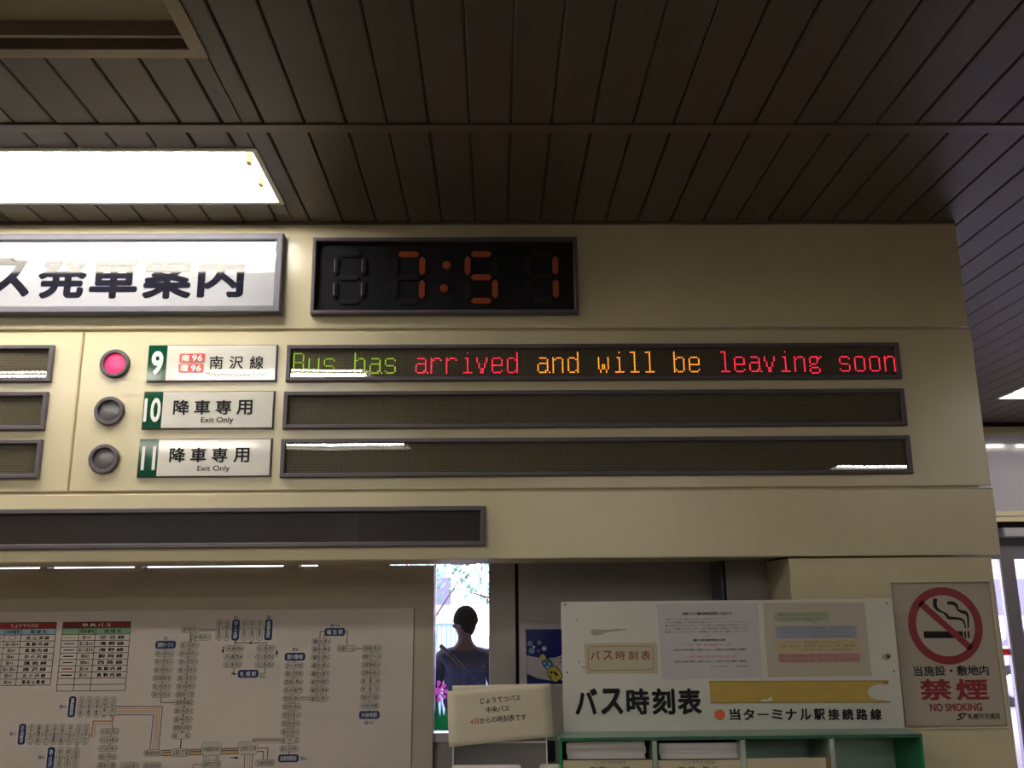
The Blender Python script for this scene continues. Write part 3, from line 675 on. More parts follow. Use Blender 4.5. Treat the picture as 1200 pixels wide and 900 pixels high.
# trunk routes
pr.line([(134, 827.8), (190.4, 827.8), (185.8, 880)], 'brown', .9); pr.line([(134, 830.4), (187, 830.4), (183.6, 880)], 'rpink', 1.4)
pr.line([(134, 833.2), (184.4, 833.2), (181.2, 880)], 'ryellow', 1.5); pr.line([(134, 837.8), (179.8, 837.8), (175.8, 880)], 'rblue', .9)
pr.line([(134, 835.4), (182, 835.4), (178.6, 880)], 'rpink', .9)
pr.line([(132, 840), (130.8, 845.2), (109.4, 845.2), (107.6, 861.4), (103, 861.4)], 'rorange', 1.6); pr.line([(133.4, 840), (131.8, 848.6), (112, 848.6), (110.2, 864), (103, 864)], 'rpink', 1.2)
pr.line([(132.6, 843), (131, 858), (126, 892)], 'line', .8)
for i, k in enumerate(('brown', 'rpink', 'brown', 'rorange', 'ryellow', 'brown')):
    y = 878.4+i*1.25
    pr.line([(190, y+1), (291, y-2)], k, .9)
pr.line([(97, 828), (132, 828)], 'line', .7); pr.line([(26, 860), (103, 861)], 'line', .7); pr.line([(59, 887), (92, 888)], 'line', .7); pr.line([(90, 860), (89.5, 885)], 'line', .7)
pr.line([(296, 872), (297, 866), (331, 866)], 'brown', .9); pr.line([(298, 868), (331, 868)], 'brown', .9); pr.line([(302, 870.8), (331, 870.8)], 'rpink', .9)
pr.line([(301, 876.5), (314, 876.5), (313, 892)], 'brown', .9); pr.line([(301, 880.5), (308.8, 880.5), (308, 892)], 'line', .9)
for i, k in enumerate(('brown', 'ryellow', 'ryellow', 'line')): pr.line([(287+i*3, 884), (285.8+i*3, 905)], k, .8)
for i in range(7): pr.line([(239+i*2.9, 884), (238.6+i*2.9, 893)], ('brown', 'line', 'rorange', 'rpink', 'ryellow', 'brown', 'line')[i], .7)
pr.line([(226, 905), (226.5, 895.5), (237, 895.5)], 'brown', .7)
pr.line([(270, 888), (276, 888)], 'ink', .8); pr.poly([(280.5, 888), (275.5, 886.4), (275.5, 889.6)], 'ink', 2)
bpill(194.2, 755.6, '真駒内ターミナル', lab='南4', lp=(194.6, 748))
col([(193, 765.8), (192.3, 775.4), (191.4, 785), (190.2, 794.6), (189.5, 804.4), (188.8, 813.7)], ['南13条西14', '南17条西16', '南19条西16', '電車事業所前', '南23条西15', '南27条西14'])
col([(224, 737.8), (236.2, 746.7), (222.2, 756.3), (221.2, 765.8), (220.5, 775.4), (219.6, 785.2), (218.9, 794.8), (218, 804.1), (217, 813.7), (216.1, 823.3), (215.2, 833), (214.5, 842.9), (213.5, 852.7), (212.6, 862.2)],
    ['南7条西11', '南9条西11', '南11条西11', '南14条西11', '南16条西11', '南19条西11', '南21条西11', '南24条西11', '自衛隊17丁目', '南警察署前', '南33条西11', '南34条西11', '真駒内本町', '緑　　町'])
pr.pill(211.2, 881.8, 22.5, 9.6, 'pill', 'line', '上町1丁目', 'ink'); pr.pill(247.8, 877.6, 23, 16, 'pill', 'line', '光塩短大前', 'ink', fh=.34); pr.pill(247.8, 895.6, 23, 9.5, 'pill', 'line', '緑町3丁目', 'ink')
pr.pill(290.6, 876.8, 23, 15.4, 'pill', 'line', '上町5丁目', 'ink', fh=.36)
col([(179.7, 882.3), (152.2, 897.3), (178.5, 897.2), (128.8, 857.3), (127.9, 867.1), (126.7, 877), (126, 887), (125, 896.8), (310.7, 894)],
    ['真駒内駅総合病院', '川沿5条2', '藻岩高校前', '川沿2条2', '川沿4条3', '川沿5条3', '藻岩小学校前', '藻南公園', '五輪団地前'])
VW, VH = 7.6, 25
def vcol(xs_, y, names):
    for x, n_ in zip(xs_, names): pr.pill(x, y, VW, VH, 'pill', 'line', n_, 'ink', .013, vert=True, wt=.02)
bpill(84.5, 828.2, '藻岩高校前', 8.6, 24.5, True, '南98', (74, 828)); vcol((95.2, 104.6, 113.9, 123, 132.1), 828.3, ['川沿六条', '川沿五条', '川沿三条', '川沿二', '川沿一'])
bpill(25.9, 860.4, '北の沢終点', 8.6, 24.5, True, '南97', (15.4, 860)); vcol((36.2, 45.3, 54.8, 63.7, 72.8, 82.1, 91.9, 100.8), 860.2, ['北の沢二', '藻岩南小前', '北沢十丁', '北沢会館前', '北沢小前', '中の沢入', '川沿一三', '川沿二三'])
bpill(59.5, 888.5, '中の沢', 8.6, 26, True, '南80', (49, 887.4)); vcol((70, 79.8, 89), 888.5, ['中の沢会', '中の沢中', '川沿入口'])
vcol((257, 266.1, 286.4, 295.5, 304.6), 738.3, ['南3条西四', '中央区役所', '北1条西7', '北2条西7', '北3条西7'])
bpill(276.2, 738.3, '西11丁目駅', 9, 24.6, True, '南4', (277, 723.7)); bpill(314.7, 738, '桑園営業所', 9, 24.6, True, '南4', (315.5, 723.3))
col([(275, 760), (273.8, 769.6), (272.7, 778.9), (311.9, 760), (310.7, 769.6), (310.2, 778.9)], ['大通西8', '大通西4', '北2条西3', '北1条西7', '北1条西4', '北2条西1'])
bpill(290.9, 789.6, '札 幌 駅', lab='南54', lp=(308, 792.7))
bpill(345.7, 769.6, '澄川駅前', lab='南81', lp=(346.4, 761)); col([(345, 780), (344.3, 789.6), (343.8, 799.2), (343.4, 808.8), (342.2, 818.6), (342, 828.2), (341.5, 838), (340.8, 847.8), (340.1, 857.6), (339.9, 867.4), (339, 877.4)],
  ['澄川小学校前', '澄川団地', '西岡1条8', '札大南門', '西岡3条9', '西岡3条8', '西岡3条10', '西岡3条11', '澄川6条10', '緑　ケ　丘', '緑ヶ丘中央'])
bpill(338.2, 888.6, '自衛隊駅前', lab='南81', lp=(356, 888.6))
bpill(392.4, 740.6, '福 住 駅', lab='真104', lp=(392.6, 733)); col([(376.8, 751.6), (376.3, 760.8), (375.8, 770.2), (375.4, 779.6), (374.9, 789.4), (374.7, 799), (374, 808.6), (373.7, 818.4)],
  ['福住2条3', '福住2条4', '福住2条5', '福住2条6', '福住2条7', '福住中央通り', '福住2条8', '福住2条9'])
col([(406.2, 760), (435.6, 760), (435.3, 769.4), (434.9, 778.9), (434.6, 788.5), (434.2, 798), (433.7, 807.4), (433.5, 817.2), (433, 827)],
  ['札幌ドーム', '月寒東1条16', '東部スケート', '月寒東4条16', '月寒東5条16', '栄　通　18', '栄　通　19', '南郷18丁目駅', '大谷地橋'])
bpill(432.8, 837.8, '大谷地駅', lab='真105', lp=(432.5, 846.8))
pr.build({k: 'route_lines' for k in ('line', 'brown', 'rorange', 'ryellow', 'rpink', 'rblue', 'redline')} | {k: 'station_marks' for k in ('pill', 'blue')} | {k: 'table_fields' for k in ('tred', 'tdred', 'tblue', 'tgreen')} | {'patch': 'paper_patch'})

# ================================================================== BLUE BOTTLE POSTER
YP = YW-.031
x0, x1, z0, z1 = rect((609, 730), (700, 730), (700, 804), (609, 804), YP)
po = empty('bottle_poster', ((x0+x1)/2, YP, z0), 'blue poster with a tilted cartoon bottle, partly behind the timetable header', 'poster')
MB().box(x0, x1, YP-.002, YP, z0, z1).build('sheet', M['pwave'], po)
pr = Print(YP-.0025, po)
pr.poly([(616, 737.5), (695, 737), (695, 801), (617.5, 802)], 'pblue', 1)
pr.poly([(617.2, 768), (630, 770.5), (640, 771), (651, 770.5), (660, 767), (672, 766), (695, 775), (695, 795), (660, 797), (645, 797.5), (630, 795), (617.7, 789.5)], 'pwave', 2)
def tilt(c, L, w, ang, mk, layer, n=10):
    ca, sa = math.cos(ang), math.sin(ang)
    pts = [(c[0]+ca*L*math.copysign(abs(math.cos(t))**.6, math.cos(t))-sa*w*math.copysign(abs(math.sin(t))**.6, math.sin(t)), c[1]+sa*L*math.copysign(abs(math.cos(t))**.6, math.cos(t))+ca*w*math.copysign(abs(math.sin(t))**.6, math.sin(t))) for t in [2*math.pi*i/16 for i in range(16)]]
    pr.poly(pts, mk, layer)
a_ = math.radians(52)
tilt((641.3, 777.5), 6.6, 5.5, a_, 'pblue', 3); tilt((650, 790), 9.5, 7.6, a_, 'pblue', 3)
tilt((636.2, 770.3), 3.6, 2.9, a_, 'byellow', 4); tilt((641.5, 778), 6, 4.6, a_, 'bcyan', 4); tilt((649.8, 789.8), 8.6, 6.6, a_, 'byellow', 4)
for x, y, r_ in ((646, 788, 1.6), (650.5, 788.6, 1.5), (652.5, 790.6, 1.6), (645, 793, 1.1)): pr.disc(x, y, r_, 'ink', 5)
for x, y in ((638, 777), (643.8, 777.8), (641.6, 782)): pr.disc(x, y, 1.2, 'bubw', 5)
for x, y, r_ in ((621, 754, 3.2), (632, 753, 2.6), (623, 762.5, 3.6), (638, 760, 3.2), (631, 763, 1.4)): pr.disc(x, y, r_, 'bubble', 3)
for x, y, r_ in ((625.5, 758, 1.5), (637.2, 760, 1.7)): pr.disc(x, y, r_, 'bubw', 4)
for x, y in ((657, 771.5), (657, 776)): pr.disc(x, y, 1.6, 'bcyan', 3, 1.1)
pr.build({k: 'printed_picture' for k in ('pblue', 'pwave', 'bcyan', 'byellow', 'bubble', 'bubw', 'ink')})

# ================================================================== TIMETABLE RACK
YH = -.05
x0, x1, z0, z1 = rect((657, 704), (1045, 703), (1060, 851), (661, 851.5), YH)
hx0, hx1, hz0 = x0, x1, z0
YR0, YR1 = -.20, PY-.001
rx0 = U(655.5, 862, YR0).x; rx1 = U(1080.5, 862, YR0).x; rz1 = U(860, 862.5, YR0).z; rz0 = rz1-.62
rk = empty('timetable_rack', ((rx0+rx1)/2, YR1, rz0), 'green leaflet rack with white header board headed in bold black lettering', 'rack')
MB().box(x0, x1, YH, YH+.006, z0-.02, z1, .001).build('header_board', M['pwhite'], rk)
t = .008
MB().box(rx0, rx1, YR0, YR1, rz1-.010, rz1).build('top_panel', M['rackt'], rk)
MB().box(rx0, rx1, YR0-.002, YR0, rz1-.009, rz1).build('top_lip', M['lip'], rk)
MB().box(rx0, rx0+t, YR0, YR1, rz0, rz1-.010).build('side_panel', M['rackg'], rk)
MB().box(rx1-t, rx1, YR0, YR1, rz0, rz1-.010).build('side_panel', M['rackg'], rk)
MB().box(rx0+t, rx1-t, YR1-.008, YR1, rz0, rz1-.010).build('back_panel', M['racki'], rk)
MB().box(rx0, rx1, YR0, YR1, rz0-.01, rz0).build('bottom_panel', M['rackg'], rk)
dxs = [U(p, 885, YR0).x for p in (767.5, 871.5, 976)]
for dx in dxs: MB().box(dx-.007, dx+.007, YR0, YR1-.008, rz0, rz1-.012).build('divider', M['divider'], rk)
edges = [rx0+t]+sum([[d-.007, d+.007] for d in dxs], [])+[rx1-t]
zc0 = U(700, 890.5, YR0).z
heads = ['じょうてつバス④', 'じょうてつバス③', '', '']; subs = ['真 駒　　線', '駒 岡　駒 丘', '', '']
for i in range(3):
    a, b = edges[2*i], edges[2*i+1]
    zt_ = zc0-.001*i
    MB().box(a+.002, b-.002, YR0+.002, YR0+.005, rz0, zt_).build('front_card', M['card'], rk)
    if i == 2: MB().box(b-.016, b-.002, YR0-.0005, YR0+.002, rz0, zt_).build('card_edge', M['kraft'], rk)
    if heads[i]:
        pr = Print(YR0+.0015, rk); cxp = (715.5, 820)[i]
        pr.line([(663 if i == 0 else 770, 890.3), (764 if i == 0 else 866, 889.6)], 'ink', 1.0, 1)
        pr.text(heads[i], cxp, 893.5, 36, 4, 'dimtext', .01, 1, 1); pr.text(subs[i], cxp-1, 901, 48, 6, 'dimtext', .02, 1, 1); pr.build()
# horizontal shelf to carry leaflets
zs = zc0-.09
for i in range(4):
    MB().box(edges[2*i], edges[2*i+1], YR0+.006, YR1-.008, zs-.006, zs).build('shelf', M['racki'], rk)
# leaflets: each stack of folded timetables
pr = Print(YH-.001, rk)
for ch, cx, w_ in (('バ', 687, 26), ('ス', 717, 26), ('時', 747.5, 27), ('刻', 777.5, 27), ('表', 808, 28)):
    pr.text(ch, cx, 822, w_, 31, 'ink', .038, 1, 6, own=True)
pr.disc(843.5, 837.5, 6.3, 'odot', 1)
for i, ch in enumerate('当ターミナル駅接続路線'):
    cx = 861+i*16.55
    h_ = {'ー': 1.8, 'ミ': 12}.get(ch, 13.5); pr.text(ch, cx, 837.2, 13.2, h_, 'ink', .034, 1, 4)
pr.poly([(831, 798), (1040.5, 797.3), (1041.5, 801), (1036, 802.5), (1032, 801), (1027, 802), (1022, 804), (1017, 808), (1016, 811), (1020, 817), (1028, 820.5), (1034, 820), (1038, 822), (1043.5, 823.5), (833, 824)], 'mustard', 1)
pr.poly([(1035.5, 798), (1040.5, 797.6), (1041.4, 801.2), (1036.3, 801.8)], 'torn', 2); pr.poly([(1036, 822.9), (1036.8, 820.7), (1039.5, 822), (1043.6, 821.5), (1043.8, 823.2)], 'torn', 2)
pr.line([(831, 798.6), (1036, 798)], 'torn', .8, 2); pr.line([(833, 823.6), (1036, 823)], 'torn', .8, 2)
pr.poly([(890, 822), (894, 819.5), (899, 819.2), (903.5, 816.2), (904.5, 818.5), (904, 822)], 'pwhite', 3)
pr.poly([(684.3, 753.8), (770, 753.2), (771, 789), (686.5, 789.5)], 'cplate', 1)
c0 = pr.Y; cc = U(727.5, 771.3, c0); W_, H_ = pr.size(727.5, 771.3, 77, 28.5); pr.mb('redink').rring(cc.x, cc.z, W_, H_, .012, .0016, pr.y(2))
for i, ch in enumerate('バス時刻表'): pr.text(ch, 697.5+i*14.8, 768, 11, 10.5, 'redink', .015, 2, 3)
pr.poly([(693, 738), (697, 737.2), (712, 738), (724, 736.8), (735, 737.3), (734.5, 738.2), (722, 739.5), (710, 741.5), (703, 744.5), (696, 744.8), (692.5, 742.5)], 'smudge', 1)
for x, y, r_ in ((676, 727, 1.6), (678.5, 776, 1.4), (684.2, 781.8, 1.8), (1038, 770, 4.5), (1042, 769, 3)): pr.disc(x, y, r_, 'smudge', 1, r_*.8)
for x, y in ((662.5, 708.5), (664.8, 788), (1039, 707), (1047.8, 786.5)): pr.disc(x, y, 1.0, 'ink', 1)
# lilac notice
pr.poly([(769.5, 708), (888, 706.8), (892.5, 794.5), (776, 796.5)], 'sheet', 1)
pr.text('深夜バスの最終便時刻変更のお知らせ', 828.5, 719, 58, 3.6, 'ink', .02, 2, 1)
body = ['平素よりバスをご利用いただきましてありがとうございます', 'このたび深夜バスの時刻を変更させていただくことになりました', '運行時刻が変わりますのでご利用のお客様はお間違えのない', 'ようにお願いいたします。また最終便の時刻につきましても', '変更になりますので、ご理解とご協力をお願いいたします']
for i, b in enumerate(body): pr.text(b, (816 if i == 0 else 828), 725.4+i*3.7, (72 if i == 0 else 98), 2.6, 'dimtext', 0, 2, 1)
pr.text('記', 830.5, 745, 2.4, 2.4, 'dimtext', 0, 2, 1)
pr.text('運転の変更 最終便時刻の変更', 831, 750, 38, 2.8, 'ink', .02, 2, 1); pr.text('○平日「運転の変更 最終便」平日 の変更', 831, 755.6, 52, 2.6, 'redtext', 0, 2, 1)
pr.text('22時24分発 運転の変更 22:30 → 22時28分発 運転の変更', 831, 761.3, 84, 2.4, 'dimtext', .02, 2, 1); pr.text('23:28', 870.5, 760.6, 9, 3, 'redtext', 0, 2, 1)
pr.text('○土日祝「運転の変更 平日の変更」運転の変更', 833.5, 769.4, 60, 2.6, 'redtext', 0, 2, 1)
pr.text('22時24分発 運転の変更 22:42 → 22時41分発 運転の変更', 831.5, 775, 84, 2.4, 'dimtext', .02, 2, 1); pr.text('23:41', 871, 774.4, 9, 3, 'redtext', 0, 2, 1)
pr.text('お問い合わせ　　路線案内', 855, 780.8, 46, 2.2, 'dimtext', 0, 2, 1)
# tan sheet with coloured bubbles
pr.poly([(894, 706.5), (1013, 706), (1021.5, 792), (900, 793.5)], 'tan', 1)
def bub(cx, cy_, w_, h_, mk, lines):
    pr.box(cx, cy_, w_, h_, mk, 2, .01)
    n = len(lines)
    for i, (tt, fx, off) in enumerate(lines): pr.text(tt, cx+off*w_, cy_+(i-(n-1)/2)*h_/n*.92, w_*fx, 2.7, 'dimtext', 0, 3, 1)
pr.poly([(945, 728), (955, 728), (966, 734)], 'bgreen', 2.5)
bub(939.5, 722.8, 64, 11, 'bgreen', [('路線バスに関するお問い合わせは', .85, 0), ('各バス会社へご連絡願います', .72, 0)])
bub(956.5, 740.8, 95, 15, 'bblue', [('じょうてつバス　川沿営業所　011-571-0000', .88, -.02), ('(南4・南54、南95・南96・97系統、快速、真駒内線)', .72, -.06), ('(平日9時〜18時受付)', .5, .2)])
bub(958, 757, 97, 14.5, 'byel', [('じょうてつバス　藻岩営業所　011-572-0000', .75, -.1), ('(南80・南98系統、南97系統、南95、空沼、滝野、真駒内線)', .9, 0), ('(平日9時〜18時受付)', .62, .12)])
bub(960, 771, 96.5, 10.5, 'bred', [('中央バス平岸営業所　平岸営業所　011-822-0000', .75, -.1), ('(真101・真104・真105・南81・南82系統、滝野、西岡、駒岡線)', .95, 0)])
pr.build({'mustard': 'mustard_strip', 'sheet': 'notice_sheet', 'tan': 'notice_sheet', 'cplate': 'small_label', 'smudge': 'stain', 'odot': 'orange_dot', 'torn': 'torn_tape', 'bgreen': 'coloured_box', 'bblue': 'coloured_box', 'byel': 'coloured_box', 'bred': 'coloured_box', 'pwhite': 'torn_patch'})
# leaflet stacks in the two left pockets
random.seed(3)
for i, (pa, pb, ytop, n, lb) in enumerate(((664, 757, 869.5, 5, 'stack of white leaflets in the leftmost pocket of the green rack'), (773, 866, 871, 4, 'stack of white leaflets in the second pocket of the green rack'))):
    ya = YR0+.035
    z_top = U((pa+pb)/2, ytop, ya).z
    a = U(pa, 880, ya).x; b = U(pb, 880, ya).x
    st = empty('leaflet_stack', ((a+b)/2, ya, zs), lb, 'leaflets', 'leaflet stacks')
    nb = 8; hh = (z_top-zs)/nb; zcur = zs
    for k in range(nb):
        o1, o2, o3 = random.uniform(-.003, .003), random.uniform(-.003, .003), random.uniform(0, .006)
        mb = MB()
        for s_ in range(3):
            za = zcur+s_*hh/3; mb.box(a+o1+random.uniform(0, .0015), b+o2-random.uniform(0, .0015), ya+o3+random.uniform(0, .002), YR1-.015, za+.0009, za+hh/3)
        mb.box(a+o1+.002, b+o2-.002, ya+o3+.006, YR1-.016, zcur, zcur+hh)
        mb.build('leaflet_bundle', M['leaf'] if k % 3 else M['leafe'], st); zcur += hh

# ================================================================== PAPER NOTICE + LEAFLET HOLDER
YN = -.12
ho = empty('leaflet_holder', (U(587, 900, YN).x, YN, .9), 'clear leaflet holder with thin white edges under the handwritten-style notice', 'holder')
x0, x1, z0, z1 = rect((530, 868), (642, 866), (642, 960), (530, 960), YN)
z1 = U(587, 815, YN).z
mb = MB(); e = .004
mb.box(x0, x0+e, YN, YN+.05, z0, z1); mb.box(x1-e, x1, YN, YN+.05, z0, z1); mb.box(x0, x1, YN+.045, YN+.05, z1-e, z1)
mb.build('holder_edges', M['holder'], ho)
zmid = U(587, 869.5, YN).z
MB().box(x0+e, x1-e, YN+.0, YN+.004, zmid-.004, zmid).build('holder_lip', M['holder'], ho)
MB().box(x0+e, x1-e, YN+.046, YN+.048, z0, z1-e).build('back_panel', M['dgrey'], ho)
MB().box(x0+e, x1-e, YN+.002, YN+.0035, z0, zmid-.004).build('front_panel', M['acrylic'], ho)
bk = empty('backing_leg', (0, 0, 0)); bpy.data.objects.remove(bk)
MB().box(x0+.12, x1-.12, YN+.05, YW-.03, z1-.2, z1-.17).build('wall_bracket', M['alu'], ho)
zl = U(570, 896.3, YN-.004).z
for a, b, lb in ((529, 611, 'rounded white leaflet in the front of the clear holder, left one'), (632, 643, 'rounded white leaflet in the front of the clear holder, right one')):
    xa, xb = U(a, 898, YN-.004).x, U(b, 898, YN-.004).x
    if a > 600: xb = xa+.10
    o = MB().prism(rr((xa+xb)/2, zl-.1, xb-xa, .2, .012), YN-.008, YN-.001).build('leaflet', M['leaf']); tag(o, lb, 'leaflet')
nb_ = empty('paper_notice', (U(587, 840, YN-.012).x, YN-.012, U(587, 870, YN).z), 'cream paper notice with black and red Japanese text taped over the leaflet holder', 'notice')
def sheet(name, pts, y, mt, curl=0):
    P = [U(px, py, y) for px, py in pts]; n = 10; vs = []; fs = []
    for j in range(n+1):
        for i in range(n+1):
            u, v = i/n, j/n; top = P[0].lerp(P[1], u); bot = P[3].lerp(P[2], u); p = top.lerp(bot, v)
            vs.append((p.x, y-curl*(math.sin(u*3.1)*.2+(v**3)*(1-u)*.9), p.z))
    k = (n+1)*(n+1); vs += [(x, yy+.0006, z) for x, yy, z in vs]
    for j in range(n):
        for i in range(n):
            a = j*(n+1)+i; fs.append((a, a+n+1, a+n+2, a+1)); fs.append((k+a, k+a+1, k+a+n+2, k+a+n+1))
    for i in range(n):
        for a, b in ((i, i+1), (n*(n+1)+i+1, n*(n+1)+i), ((i+1)*(n+1), i*(n+1)), (i*(n+1)+n, (i+1)*(n+1)+n)): fs.append((a, b, k+b, k+a))
    mb = MB(); mb.add(vs, fs); return mb.build(name, mt, nb_, smooth=True)
sheet('back_sheet', [(530, 803.5), (645, 801), (648.5, 862), (534, 872)], YN-.006, M['notice'], .0)
sheet('front_sheet', [(524, 810), (644.5, 801.3), (648.2, 863.5), (526, 875.5)], YN-.012, M['notice'], .002)
pr = Print(YN-.0135, nb_); rt = math.radians(4)
pr.text('じょうてつバス', 586.3, 819.5, 47, 7.0, 'ink', .015, 1, 3, rot=rt); pr.text('中央バス', 583.3, 831, 27, 7, 'ink', .015, 1, 3, rot=rt)
pr.text('4月', 556, 845.5, 9.5, 7, 'redtext', .005, 1, 3, rot=rt); pr.text('からの時刻表です', 589.5, 842.3, 54.5, 7.6, 'ink', .005, 1, 3, rot=rt); pr.build()

# ================================================================== NO SMOKING SIGN
YS = PY-.008
ns = empty('no_smoking_sign', (U(1110, 850, YS).x, PY, U(1110, 855, YS).z), 'no smoking sign with red prohibition ring in clear holder on the cream pier', 'sign')
x0, x1, z0, z1 = rect((1043, 681), (1161, 680.5), (1182, 854), (1058, 854), YS)
MB().box(x0, x1, YS-.001, YS+.001, z0, z1).build('clear_holder', M['clear'], ns)
MB().ringframe(x0, x1, z0, z1, .004, YS-.003, YS-.0012, .0008).build('holder_rim', M['nsp'], ns)
x0, x1, z0, z1 = rect((1048, 685), (1159, 684.5), (1178.5, 850), (1059.5, 850.5), YS)
MB().box(x0, x1, YS+.0015, PY-.0005, z0, z1).build('sheet', M['nsp'], ns)
pr = Print(YS+.0012, ns)
c = U(1107.8, 733, pr.Y); W_, H_ = pr.size(1107.8, 733, 87.5, 90.5); n = 48
def ring(cx, cz, r1x, r1z, r2x, r2z, mk, L):
    mb = pr.mb(mk); vs = [(cx+r1x*math.cos(2*math.pi*i/n), pr.y(L), cz+r1z*math.sin(2*math.pi*i/n)) for i in range(n)]+[(cx+r2x*math.cos(2*math.pi*i/n), pr.y(L), cz+r2z*math.sin(2*math.pi*i/n)) for i in range(n)]
    mb.add(vs, [(i, (i+1) % n, n+(i+1) % n, n+i) for i in range(n)])
Rr = (W_+H_)/4
ring(c.x, c.z, Rr, Rr, Rr*.79, Rr*.79, 'nsr', 2)
a45 = math.radians(-44); dx_, dz_ = math.cos(a45), math.sin(a45); nx_, nz_ = -dz_, dx_; hw = Rr*.085; L_ = Rr*.86
pr.mb('nsr').poly([(c.x-dx_*L_-nx_*hw, c.z-dz_*L_-nz_*hw), (c.x+dx_*L_-nx_*hw, c.z+dz_*L_-nz_*hw), (c.x+dx_*L_+nx_*hw, c.z+dz_*L_+nz_*hw), (c.x-dx_*L_+nx_*hw, c.z-dz_*L_+nz_*hw)], pr.y(2))
pr.poly([(1082.3, 739.8), (1128, 739.8), (1128.8, 747.8), (1082.8, 747.8)], 'ink', 1)
pr.poly([(1129.6, 739.8), (1131.8, 739.8), (1132.6, 747.8), (1130.4, 747.8)], 'ink', 1); pr.poly([(1133.6, 739.8), (1135.8, 739.8), (1136.6, 747.8), (1134.4, 747.8)], 'ink', 1)
def strokes(pts, ws, mk, L=1):
    P = [Vector((U(x, y, pr.Y).x, U(x, y, pr.Y).z)) for x, y in pts]
    Q = []; W2 = []
    for i in range(len(P)-1):
        p0, p1, p2, p3 = P[max(i-1, 0)], P[i], P[i+1], P[min(i+2, len(P)-1)]
        for s_ in range(5):
            t_ = s_/5; Q.append(.5*((2*p1)+(-p0+p2)*t_+(2*p0-5*p1+4*p2-p3)*t_*t_+(-p0+3*p1-3*p2+p3)*t_**3)); W2.append(ws[i]+(ws[i+1]-ws[i])*t_)
    Q.append(P[-1]); W2.append(ws[-1]); Lf = []; Rt = []
    for i, q_ in enumerate(Q):
        d = (Q[min(i+1, len(Q)-1)]-Q[max(i-1, 0)]).normalized(); nn = Vector((-d.y, d.x))*W2[i]*3.4/F/2; Lf.append(q_+nn); Rt.append(q_-nn)
    mb = pr.mb(mk); k = len(Q); mb.add([(v.x, pr.y(L), v.y) for v in Rt+Lf], [(i, i+1, k+i+1, k+i) for i in range(k-1)])
strokes([(1096, 701.5), (1095.5, 709), (1099, 714.5), (1105, 717.5), (1109, 720.5), (1112, 724), (1119, 724.5), (1127, 726), (1130, 730), (1131.5, 736.5)], [4.5, 4.2, 3, 2, 3.2, 3.4, 3, 2.6, 2, 1.2], 'ink')
strokes([(1110, 706.8), (1117, 707), (1121.5, 710.5), (1122, 714), (1127, 717), (1131.5, 718), (1134, 722), (1134.5, 729), (1134.3, 736.5)], [3.2, 4, 3, 2, 3.4, 3.8, 2.6, 2, 1.4], 'ink')
pr.text('当施設・敷地内', 1114.6, 786, 88, 12, 'ink', .02, 1, 3); pr.text('禁', 1096.5, 808, 37, 25, 'nsr', .035, 1, 4, own=True); pr.text('煙', 1139, 808, 38, 25, 'nsr', .035, 1, 4, own=True)
pr.text('NO SMOKING', 1120.2, 828.8, 61, 9.4, 'nsr', .03, 1, 4); pr.text('札幌市交通局', 1153, 839.3, 37.5, 7, 'ink', .015, 1, 3)
strokes([(1121, 843.5), (1125.5, 842.3), (1126, 839.8), (1123.5, 838.3), (1126, 836.8), (1132, 836.2)], [1.2, 1.6, 1.8, 1.6, 1.6, 1], 'ink'); strokes([(1127.5, 843), (1130, 838.5), (1132.5, 836)], [1.4, 1.2, .8], 'nsr')
pr.build({'nsr': 'red_print', 'ink': 'black_print'})

# ================================================================== OUTDOORS
g_ = MB().box(-30, 40, YF+.1, 60, -.15, -.02)
g_.build('pavement', M['pave'], None, kind='structure')
MB().box(-30, 1.66, YW+.05, YF+.1, -.15, -.02).build('pavement', M['pave'], None, kind='structure')
MB().box(1.7, 12, YF+.15, 8.5, 2.75, 2.95).build('added_canopy', M['pave'], None, kind='structure')  # unseen canopy added over the entrance to cut the sky light
def leaves(name, c, rad, n, parent, s=.11):
    mb = MB()
    for i in range(n):
        while True:
            p = Vector((random.uniform(-1, 1), random.uniform(-1, 1), random.uniform(-1, 1)))
            if p.length < 1: break
        p = Vector((c[0]+p.x*rad[0], c[1]+p.y*rad[1], c[2]+p.z*rad[2]))
        a = Vector((random.uniform(-1, 1), random.uniform(-1, 1), random.uniform(-1, 1))).normalized(); b = a.orthogonal().normalized()*s*random.uniform(.6, 1.1)
        a = a*s*random.uniform(.5, 1)
        mb.add([p-a, p+b*.5, p+a, p-b*.5], [(0, 1, 2, 3)])
    return mb.build(name, M['tree'], parent, kind='stuff')
def tree(px, py, Y, dist_r, label, seed):
    random.seed(seed); c = U(px, py, Y)
    r = empty('tree', (c.x, Y, 0), label, 'tree')
    mb = MB(); mb.tube((c.x, Y, 0), (c.x+.1, Y, c.z*.6), .16, 8, .11); mb.tube((c.x+.1, Y, c.z*.6), (c.x, Y, c.z), .07, 8, .02)
    for k in range(6):
        a = k*1.05; mb.tube((c.x+.05, Y, c.z*.6+.15*k), (c.x+math.cos(a)*dist_r*.8, Y+math.sin(a)*dist_r*.5, c.z+random.uniform(-.3, .5)), .016, 6, .005)
    mb.build('trunk', M['bark'], r)
    leaves('foliage', (c.x, Y, c.z), (dist_r, dist_r, dist_r*.8), int(480*dist_r), r, .07)
tree(494, 664, 9.5, .62, 'green tree outside at the upper left of the narrow window', 1)
tree(582, 668, 9.0, .62, 'green tree outside at the upper right of the narrow window', 2)
tree(1290, 680, 22, 1.4, 'tree outside beyond the glass entrance', 5)
bl = empty('building', (U(520, 690, 24).x, 24, 0), 'pale building with dark windows across the street behind the window', 'building')
c = U(489, 700, 24)
MB().box(c.x-1.6, c.x+1.1, 24, 27, 0, c.z+1.0).build('wall', M['facade'], bl)
